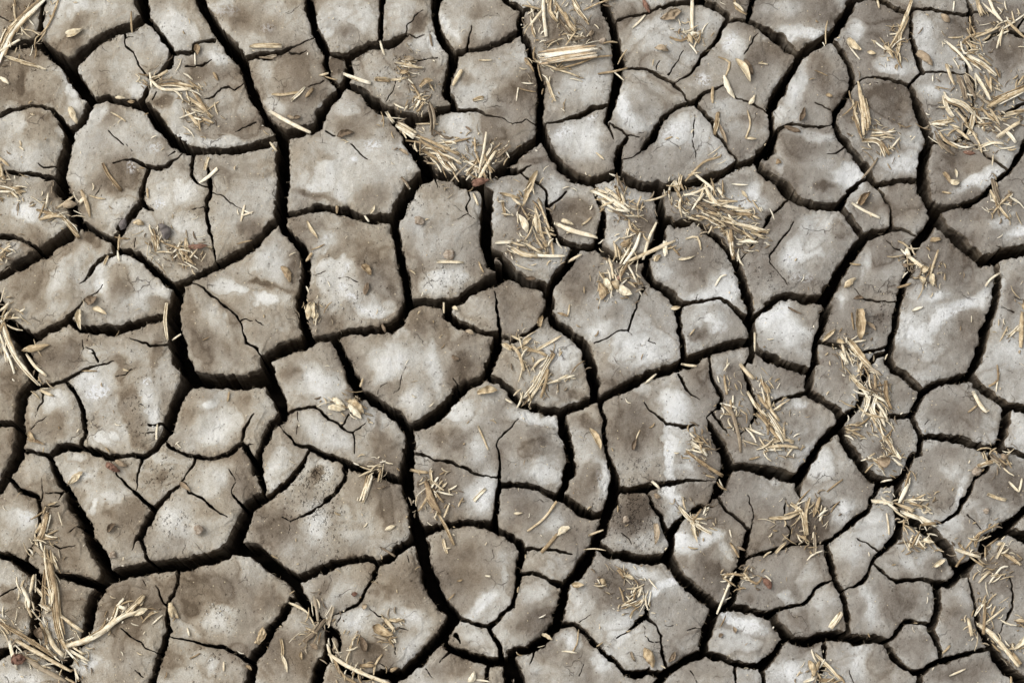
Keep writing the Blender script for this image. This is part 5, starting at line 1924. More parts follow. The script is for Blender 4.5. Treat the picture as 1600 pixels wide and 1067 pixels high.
def stalk(pc, pts, w, lift=(0, 0), node=None):
    c = curve_pts(pts, 5 if w > 6 else 7)
    n = len(c); c = c + np.stack([vn(np.arange(n) * 3.0, np.full(n, rnd.uniform(0, 900)), 9, 7), vn(np.arange(n) * 3.0, np.full(n, rnd.uniform(0, 900)), 9, 8)], 1) * min(w * 0.10, 1.0)
    R = w * PXM * 0.5; flat = rnd.uniform(0.28, 0.65)
    q = lay(c, lift[0], lift[1], R * flat * 0.8)
    T, S, U = frame3(q)
    split = w > 4.2 and rnd.random() < 0.55
    if split:
        a0 = rnd.uniform(-0.5, 0.5) + math.pi * 0.5 + 0.9; a1 = a0 + 2 * math.pi - 1.8
        ao = np.linspace(a0, a1, 8); ai = ao[::-1]
        ring = [(math.cos(a), math.sin(a) * flat) for a in ao] + [(0.74 * math.cos(a), 0.70 * math.sin(a) * flat) for a in ai]
    else:
        m = 8 if w > 4 else 6
        ring = [(math.cos(2 * math.pi * k / m) * (1 + 0.10 * rnd.uniform(-1, 1)), math.sin(2 * math.pi * k / m) * flat * (1 + 0.14 * rnd.uniform(-1, 1))) for k in range(m)]
    m = len(ring); tw = rnd.uniform(-0.5, 0.5)
    V, Uu, Ll = [], [], []
    L = np.concatenate([[0], np.cumsum(np.linalg.norm(np.diff(q, axis=0), axis=1))])
    e0, e1 = rnd.uniform(0.55, 1), rnd.uniform(0.45, 1)
    for i in range(n):
        t = i / (n - 1); r = R * (1 + 0.10 * rnd.uniform(-1, 1)) * (1 - (1 - e0) * max(0, 1 - t * 5)) * (1 - (1 - e1) * max(0, 1 - (1 - t) * 5))
        if node is not None: r *= 1 + sum(0.38 * math.exp(-((t - nd) / 0.035) ** 2) for nd in node)
        a = tw * t; ca, sa = math.cos(a), math.sin(a)
        for k, (x, y) in enumerate(ring):
            jit = 0
            if i == 0: jit = -rnd.uniform(0, 0.9) * R
            if i == n - 1: jit = rnd.uniform(0, 0.9) * R
            V.append(q[i] + S[i] * (x * ca - y * sa) * r + U[i] * (x * sa + y * ca) * r + T[i] * jit); Uu.append(k / m); Ll.append(L[i])
    F = [(i * m + k, i * m + (k + 1) % m, (i + 1) * m + (k + 1) % m, (i + 1) * m + k) for i in range(n - 1) for k in range(m)]
    if split:          # end caps of a shell as quads
        h = m // 2
        for base in (0, (n - 1) * m):
            for k in range(h - 1): F.append((base + k, base + k + 1, base + m - 2 - k, base + m - 1 - k))
    else:
        F.append(tuple(range(m))); F.append(tuple((n - 1) * m + k for k in range(m)))
    pc.add(V, F, Uu, Ll, rnd.random())
def husk(pc, pts, w, lift=(0, 0), crumple=0.16, up=None):
    c = curve_pts(pts, max(2.0, np.hypot(*(np.array(pts[-1]) - np.array(pts[0]))) / 12.0))
    n = len(c); R = w * PXM * 0.5; up = (rnd.random() < 0.6) if up is None else up
    q = lay(c, lift[0], lift[1], R * 0.42)
    T, S, U = frame3(q); nc = 9; th = 0.00035
    L = np.concatenate([[0], np.cumsum(np.linalg.norm(np.diff(q, axis=0), axis=1))])
    pk = rnd.uniform(0.22, 0.6); open_ = rnd.uniform(0.8, 2.1); arch = rnd.uniform(-0.2, 0.7) * R; blunt = rnd.choice((0.08, 0.12, 0.35, 0.6)); side = rnd.uniform(-0.45, 0.45); bow = rnd.uniform(-0.5, 0.5) * R; ph = rnd.uniform(0, 99); twist = rnd.uniform(-0.9, 0.9)
    V, Uu, Ll = [], [], []
    for lay_ in (0, 1):
        for i in range(n):
            t = i / (n - 1); s = t / pk if t < pk else (1 - t) / (1 - pk)
            bl = blunt if t < pk else 0.06
            wd = R * (bl + (1 - bl) * math.sin(min(max(s, 0), 1) * math.pi / 2) ** 0.8) * (1 + 0.14 * float(vn(i * 1.7 + ph, ph, 2.0, 3)))
            for k in range(nc):
                a = (k / (nc - 1) - 0.5) * 2 * open_
                x = math.sin(a + twist * (t - 0.5)) * wd * (1 + side * (1 if k > nc // 2 else -1) * 0.5) + bow * math.sin(t * math.pi); y = (1 - math.cos(a)) * wd * 0.85 * (1 if up else -1)
                y += (0 if up else 0.55 * wd) + arch * math.sin(t * math.pi)
                j = crumple * R * 1.5 * float(vn(i * 2.2 + 17 * pk + ph, k * 2.2 + 31 * open_, 3.0, 5))
                V.append(q[i] + S[i] * (x + 0.4 * j) + U[i] * (y + j + lay_ * -th) + T[i] * j * 0.3); Uu.append(k / nc); Ll.append(L[i])
    A = lambda g, i, k: g * n * nc + i * nc + k
    F = []
    for i in range(n - 1):
        for k in range(nc - 1):
            F.append((A(0, i, k), A(0, i, k + 1), A(0, i + 1, k + 1), A(0, i + 1, k)))
            F.append((A(1, i, k), A(1, i + 1, k), A(1, i + 1, k + 1), A(1, i, k + 1)))
        for k in (0, nc - 1):
            F.append((A(0, i, k), A(0, i + 1, k), A(1, i + 1, k), A(1, i, k)))
    for i in (0, n - 1):
        for k in range(nc - 1): F.append((A(0, i, k), A(0, i, k + 1), A(1, i, k + 1), A(1, i, k)))
    pc.add(V, F, Uu, Ll, rnd.random())
def piece_obj(name, pc, mat):
    v = np.array(pc.v); cen = v.mean(0); cen[2] = v[:, 2].min()
    me = bpy.data.meshes.new(name); me.from_pydata([tuple(a) for a in (v - cen)], [], pc.f)
    for k, a in (('u', pc.u), ('l', pc.l), ('r', pc.r)):
        at = me.attributes.new(k, 'FLOAT', 'POINT'); at.data.foreach_set('value', np.array(a, np.float32))
    me.polygons.foreach_set('use_smooth', np.ones(len(me.polygons), bool))
    me.update(); me.materials.append(mat)
    return link(name, me, cen)

# ---------------------------------------------------------------- read the survey of straw
ITEMS = []
for (ox, oy), txt in STRAW_TXT.items():
    clump = None
    for ln in txt.strip().splitlines():
        if ln.startswith('@'):
            clump = ln[1:].strip() or None; continue
        tk = ln.split(); pts = [(ox + float(a.split(',')[0]) / ZS, oy + float(a.split(',')[1]) / ZS) for a in tk[2:]]
        w = float(tk[1]) / ZS
        ln_ = sum(math.hypot(pts[i + 1][0] - pts[i][0], pts[i + 1][1] - pts[i][1]) for i in range(len(pts) - 1))
        ITEMS.append(dict(k=tk[0], w=w, pts=pts, clump=clump, len=ln_, mid=(sum(p[0] for p in pts) / len(pts), sum(p[1] for p in pts) / len(pts))))
stalks = sorted([i for i in ITEMS if i['k'] in 'Ss'], key=lambda i: -(i['len'] * i['w']))
KEEP = set(id(i) for i in stalks[:300])
REST = {}
cl_n = {}
for it in ITEMS:
    k = it['k']; w = it['w']
    lift = (0.0, 0.0)
    if it['clump']:
        c_ = cl_n[it['clump']] = cl_n.get(it['clump'], 0) + 1
        a = rnd.uniform(0.0, 1.0) * min(1.0 + 0.16 * c_, 5.0); b = rnd.uniform(0.0, 1.0) * min(1.0 + 0.16 * c_, 5.0)
        lift = (a, b)
    if k in 'Ss':
        ww = w * (0.95 if w < 8 else 0.74)
        nd = [rnd.uniform(0.25, 0.75)] if (w > 9 or (w > 5 and rnd.random() < 0.3)) else None
        if w > 12: nd = [0.12, 0.55]
        if id(it) in KEEP:
            pc = Piece(); stalk(pc, it['pts'], ww * (0.72 if w > 8 else 1), lift, nd)
            if w > 6.5:          # thick culms are frayed into strands
                P_ = np.array(it['pts']); 
                for q_ in range(int(3 + w / 2.5)):
                    a_, b_ = sorted((rnd.uniform(-0.04, 0.5), rnd.uniform(0.45, 1.05)))
                    cc = curve_pts(it['pts'], 4); n_c = len(cc); i_a, i_b = max(0, int(a_ * n_c)), min(n_c - 1, int(b_ * n_c))
                    if i_b - i_a < 3: continue
                    seg_ = cc[i_a:i_b + 1:max(1, (i_b - i_a) // 4)]; dd_ = cc[i_b] - cc[i_a]; nn_ = np.array([-dd_[1], dd_[0]]) / (np.hypot(*dd_) + 1e-6)
                    o_ = rnd.uniform(-0.42, 0.42) * w; f_ = rnd.uniform(-0.25, 0.25) * w
                    tt_ = np.linspace(0, 1, len(seg_))[:, None]
                    stalk(pc, [tuple(v_) for v_ in seg_ + nn_ * (o_ + f_ * tt_ ** 2)], w * rnd.uniform(0.14, 0.34), (lift[0] + rnd.uniform(0, 0.16) * w, lift[1] + rnd.uniform(0, 0.2) * w))
            it['obj'] = piece_obj('straw_stalk' if k == 'S' else 'weathered_stalk', pc, KMAT[k])
        else:
            pc = REST.setdefault(k, Piece()); stalk(pc, it['pts'], ww, lift, nd)
    elif k in 'Hh':
        pc = Piece(); husk(pc, it['pts'], w * 0.90, lift, 0.28); it['obj'] = piece_obj('husk' if k == 'H' else 'brown_husk', pc, KMAT[k])
    else:
        pc = Piece(); husk(pc, it['pts'], w, lift, 0.35, False); it['obj'] = piece_obj('leaf_scrap', pc, KMAT[k])
for k, pc in REST.items():
    o = piece_obj('straw_litter' if k == 'S' else 'brown_straw_litter', pc, KMAT[k])
    tag(o, 'fine broken bits of %s straw strewn among the larger stalks' % ('pale' if k == 'S' else 'brown'), 'straw litter', kind='stuff')

# ---------------------------------------------------------------- the splintered wood chip at top centre
def wood_chip():
    pc = Piece(); ox, oy = 800, 0
    for q in range(13):
        t = (q + 0.5) / 13 - 0.5
        a = (168 + rnd.uniform(-26, 40), 335 + t * 74 + rnd.uniform(-3, 3)); b = (452 + rnd.uniform(-60, 20), 297 + t * 62 + rnd.uniform(-3, 3))
        mid = ((a[0] + b[0]) / 2, (a[1] + b[1]) / 2 + rnd.uniform(-2, 2))
        pts = [(ox + p[0] / ZS, oy + p[1] / ZS) for p in (a, mid, b)]
        stalk(pc, pts, 11.5 / ZS * rnd.uniform(0.7, 1.5), (3.0 + 3.2 * math.cos(t * 2.6), 3.2 + 3.2 * math.cos(t * 2.6)))
    # solid core under the fibres
    core = [(ox + p[0] / ZS, oy + p[1] / ZS) for p in ((172, 337), (310, 314), (450, 299))]
    stalk(pc, core, 58 / ZS, (1.0, 1.0))
    o = piece_obj('wood_chip', pc, M_CHIP)
    tag(o, 'splintered pale wood chip lying on the straw at top centre', 'wood chip')
M_CHIP = fibre_mat('split_wood', [(0.16, (0.30, 0.185, 0.095)), (0.34, (0.56, 0.42, 0.265)), (0.48, (0.75, 0.66, 0.50)), (0.75, (0.86, 0.82, 0.73))], 9)
wood_chip()

# ---------------------------------------------------------------- pebbles and clods
M_PEB, _n, _p = new_mat('pebble'); _B = NB(_n)
_pos = _B.N('ShaderNodeNewGeometry').outputs['Position']
_B.L(_B.ramp(_B.noise(_pos, 420, 4, 0.65), [(0.3, (0.13, 0.095, 0.068)), (0.5, (0.27, 0.215, 0.16)), (0.7, (0.46, 0.40, 0.33))]), _p.inputs['Base Color'])
def pebble(x, y, r, h, label, name='pebble'):
    gx, gy = ground(x, y); z = float(sample(ZT, x, y)) * MM
    import bmesh
    bm = bmesh.new(); bmesh.ops.create_icosphere(bm, subdivisions=3, radius=1)
    for v in bm.verts:
        k = 0.85 + 0.22 * float(vn(v.co.x * 2 + x, v.co.y * 2 + v.co.z * 1.3 + y, 1.1, 4)) + 0.08 * float(vn(v.co.x * 7 + x, v.co.y * 7 + v.co.z * 5, 1.1, 6))
        v.co = Vector((v.co.x * r * PXM * k, v.co.y * r * PXM * k, v.co.z * h * PXM * k))
    me = bpy.data.meshes.new(name); bm.to_mesh(me); bm.free()
    me.polygons.foreach_set('use_smooth', np.ones(len(me.polygons), bool)); me.materials.append(M_PEB)
    o = link(name, me, (float(gx), float(gy), z + h * PXM * 0.45)); tag(o, label, 'pebble')
PEB = [(942, 65, 6.5, 5, 'round tan pebble on the grey plate right of the wood chip'),
       (312, 828, 8.5, 6, 'round brown clod on the pale plate at lower left'),
       (1526, 736, 8.5, 6, 'dark round pebble beside the cut stalk near the right edge'),
       (1541, 798, 5, 4, 'small grey pebble on the brown plate at the right edge'),
       (176, 867, 6.5, 4, 'small grey clod at the lower tip of the brown plate at lower left'),
       (978, 812, 6.5, 4, 'pale knob on the dark speckled plate below centre right'),
       (678, 799, 4, 2.5, 'tiny blue grey pebble under the straw fan left of lower centre'),
       (655, 345, 9, 6, 'brown clod on the rounded plate left of upper centre'),
       (702, 398, 10, 6, 'brown clod above the short straw on the rounded plate left of upper centre')]
for p_ in PEB: pebble(*p_)

# ---------------------------------------------------------------- what nobody could count: chaff, root hairs, soil crumbs
def slivers(n, xs, ys, Ls, Ws, zoff, curl, name, mat, label, cat, thick=0.3, ang=None):
    """n small bent slivers as one mesh"""
    ang = nrs.uniform(0, 2 * math.pi, n) if ang is None else ang
    bend = nrs.uniform(-curl, curl, n)
    V = []; U = []; Lq = []; Rr = []
    gx, gy = ground(xs, ys); z = sample(ZTOP, xs, ys) * MM + zoff
    rr = nrs.rand(n)
    seg = np.linspace(-0.5, 0.5, 4)
    tilt = nrs.uniform(-0.25, 0.25, n)
    vs = []
    for s in seg:
        a = ang + bend * s
        cx = gx + np.cos(ang) * Ls * s - np.sin(ang) * bend * Ls * s * s; cy = gy + np.sin(ang) * Ls * s + np.cos(ang) * bend * Ls * s * s; cz = z + tilt * Ls * s
        nx_, ny_ = -np.sin(a), np.cos(a); ww = Ws * (1 - 0.55 * np.abs(s * 2) ** 2)
        vs.append(np.stack([np.stack([cx + nx_ * ww / 2, cy + ny_ * ww / 2, cz], 1), np.stack([cx, cy, cz + ww * thick], 1), np.stack([cx - nx_ * ww / 2, cy - ny_ * ww / 2, cz], 1)], 1))
    A = np.stack(vs, 1).reshape(n, 12, 3)
    f = []
    for i in range(3):
        for k in range(3): f.append((i * 3 + k, i * 3 + (k + 1) % 3, (i + 1) * 3 + (k + 1) % 3, (i + 1) * 3 + k))
    f = np.array(f); F = (np.arange(n)[:, None, None] * 12 + f[None]).reshape(-1, 4)
    u = np.tile(np.tile([0, .5, 1], 4), n); l = np.repeat(rr, 12) * 0.3; r = np.repeat(rr, 12)
    me = make_mesh(name, A.reshape(-1, 3), [F], mat, dict(u=u, l=l, r=r))
    o = link(name, me); tag(o, label, cat, kind='stuff'); return o
cl = [i for i in ITEMS if i['clump']]
cx_ = np.array([p for i in cl for p in (i['mid'], i['pts'][0], i['pts'][-1])])
ca_ = np.array([math.atan2(-(i['pts'][-1][1] - i['pts'][0][1]), i['pts'][-1][0] - i['pts'][0][0]) for i in cl for _ in range(3)])
NCH = 2300
pick = nrs.randint(0, len(cx_), NCH)
hx = cx_[pick, 0] + nrs.normal(0, 11, NCH); hy = cx_[pick, 1] + nrs.normal(0, 11, NCH)
nb = 380
hx = np.concatenate([hx, nrs.uniform(-30, W + 30, nb)]); hy = np.concatenate([hy, nrs.uniform(-30, H + 30, nb)])
far_in = sample(FLD, hx, hy) > -2.5
hang = np.concatenate([ca_[pick] + nrs.normal(0, 0.55, NCH), nrs.uniform(0, 6.28, nb)])[far_in]
hx, hy = hx[far_in], hy[far_in]; n_ = len(hx)
slivers(n_, hx, hy, nrs.uniform(2.0, 12, n_) * PXM, nrs.uniform(0.9, 3.2, n_) * PXM, 0.0002 + nrs.uniform(0, 0.0010, n_), 0.8, 'chaff', M_STRAW, 'fine straw chaff scattered over the mud and among the stalks', 'chaff', 0.22, hang)
n2 = 1500; pk2 = nrs.randint(0, len(cx_), n2)
bx2 = cx_[pk2, 0] + nrs.normal(0, 10, n2); by2 = cx_[pk2, 1] + nrs.normal(0, 10, n2)
slivers(n2, bx2, by2, nrs.uniform(3, 16, n2) * PXM, nrs.uniform(1.0, 3.6, n2) * PXM, 0.0001 + nrs.uniform(0, 0.0008, n2), 0.8, 'brown_chaff', M_WEATH, 'fine brown plant fibres matted into the straw tangles', 'chaff', 0.2, ca_[pk2] + nrs.normal(0, 0.6, n2))
n3 = 900; pk3 = nrs.randint(0, len(cx_), n3)
bx3 = cx_[pk3, 0] + nrs.normal(0, 9, n3); by3 = cx_[pk3, 1] + nrs.normal(0, 9, n3)
slivers(n3, bx3, by3, nrs.uniform(9, 30, n3) * PXM, nrs.uniform(1.4, 4.2, n3) * PXM, nrs.uniform(0.0003, 0.0026, n3), 0.5, 'straw_fibres', M_STRAW, 'loose shredded straw fibres filling the tangles', 'straw fibres', 0.25, ca_[pk3] + nrs.normal(0, 0.5, n3))
kc = 46; cxo = nrs.uniform(-MX + 60, W + MX - 60, kc); cyo = nrs.uniform(-MY + 60, H + MY - 60, kc)
oo = np.maximum(np.maximum(-cxo, cxo - W), np.maximum(-cyo, cyo - H)) > 40; cxo, cyo = cxo[oo], cyo[oo]
n4_ = 60 * len(cxo); p4 = nrs.randint(0, len(cxo), n4_); a4 = nrs.normal(0, 22, (2, n4_))
x4, y4 = cxo[p4] + a4[0], cyo[p4] + a4[1]; k4 = np.maximum(np.maximum(-x4, x4 - W), np.maximum(-y4, y4 - H)) > 12; x4, y4 = x4[k4], y4[k4]
slivers(len(x4), x4, y4, nrs.uniform(8, 60, len(x4)) * PXM, nrs.uniform(1.2, 5.0, len(x4)) * PXM, nrs.uniform(0.0003, 0.003, len(x4)), 0.3, 'outlying_straw', M_STRAW, 'loose straw lying on the crust outside the pictured part', 'straw litter', 0.5)
# root hairs on the lips of the cracks
inview = (CX > -20) & (CX < W + 20) & (CY > -20) & (CY < H + 20) & (chw > 3.0)
ids = np.nonzero(inview)[0]; ids = ids[nrs.rand(len(ids)) < min(1, 2600 / len(ids))]
slivers(len(ids), CX[ids] + cgx[ids] * nrs.uniform(-1, 2.2, len(ids)), CY[ids] + cgy[ids] * nrs.uniform(-1, 2.2, len(ids)), nrs.uniform(3, 9, len(ids)) * PXM, np.full(len(ids), 0.55 * PXM), -0.0026 + nrs.uniform(-0.003, 0.001, len(ids)), 1.2, 'root_hairs', M_WEATH, 'fine root hairs sticking out of the crack edges', 'root hairs')
# crumbs of soil along the lips and on the plates
def crumbs(xs, ys, rs_, zoff, name, label):
    n = len(xs); gx, gy = ground(xs, ys); z = sample(ZT, xs, ys) * MM + zoff
    ico = np.array([(0, 0, 1), (.9, 0, .15), (.25, .85, .2), (-.75, .5, .1), (-.7, -.55, .2), (.3, -.85, .1), (0, 0, -.7)])
    fc = np.array([(0, 1, 2), (0, 2, 3), (0, 3, 4), (0, 4, 5), (0, 5, 1), (6, 2, 1), (6, 3, 2), (6, 4, 3), (6, 5, 4), (6, 1, 5)])
    a = nrs.uniform(0, 6.28, n); c, s = np.cos(a), np.sin(a)
    P = ico[None] * (1 + nrs.uniform(-.3, .3, (n, 7, 1)))
    X = (P[..., 0] * c[:, None] - P[..., 1] * s[:, None]) * rs_[:, None] + gx[:, None]; Y = (P[..., 0] * s[:, None] + P[..., 1] * c[:, None]) * rs_[:, None] + gy[:, None]; Z = P[..., 2] * rs_[:, None] * 0.7 + z[:, None]
    F = (np.arange(n)[:, None, None] * 7 + fc[None]).reshape(-1, 3)
    tn = np.repeat(sample(TONE, xs, ys) + nrs.uniform(-.22, .18, n), 7)
    me = make_mesh(name, np.stack([X, Y, Z], -1).reshape(-1, 3), [F], MUD, dict(tone=tn, crust=np.zeros(n * 7), warm=np.repeat(sample(WARM, xs, ys), 7)))
    o = link(name, me); tag(o, label, 'soil crumbs', kind='stuff')
ids = np.nonzero((CX > -20) & (CX < W + 20) & (CY > -20) & (CY < H + 20) & (chw > 2.2))[0]; ids = ids[nrs.rand(len(ids)) < min(1, 5200 / len(ids))]
e_ = nrs.exponential(2.4, len(ids))
x_ = np.concatenate([CX[ids] - cgx[ids] * e_, nrs.uniform(-10, W + 10, 2600)]); y_ = np.concatenate([CY[ids] - cgy[ids] * e_, nrs.uniform(-10, H + 10, 2600)])
ok = sample(FLD, x_, y_) > 0.2; x_, y_ = x_[ok], y_[ok]
crumbs(x_, y_, nrs.uniform(0.5, 1.7, len(x_)) * PXM, 0.0001, 'soil_crumbs', 'tiny soil crumbs along the crumbling plate edges and on the crust')
# rougher, pitted strips the photograph shows: clods pressed into the surface
RS = [(216, 645, 12, 48, 70), (240, 690, 14, 18, 70), (490, 745, 20, 12, 120), (488, 790, 24, 14, 90), (990, 728, 30, 9, 60), (985, 800, 30, 26, 260), (640, 315, 12, 12, 30), (545, 470, 30, 30, 60), (1375, 490, 16, 22, 90), (700, 440, 26, 14, 50), (505, 815, 16, 36, 80), (260, 745, 20, 14, 70), (270, 815, 20, 16, 60), (610, 120, 40, 24, 90), (950, 850, 30, 20, 30), (345, 960, 24, 20, 50), (320, 1030, 20, 16, 40), (70, 110, 24, 24, 50), (1195, 430, 30, 14, 70), (960, 390, 26, 20, 40)]
x_ = np.concatenate([nrs.normal(a, c_, n) for a, b, c_, d, n in RS]); y_ = np.concatenate([nrs.normal(b, d, n) for a, b, c_, d, n in RS])
ok = sample(FLD, x_, y_) > 0.5
crumbs(x_[ok], y_[ok], nrs.uniform(0.7, 2.6, int(ok.sum())) * PXM, 0.0001, 'soil_clods', 'rough patches of loose soil crumbs on the plates')

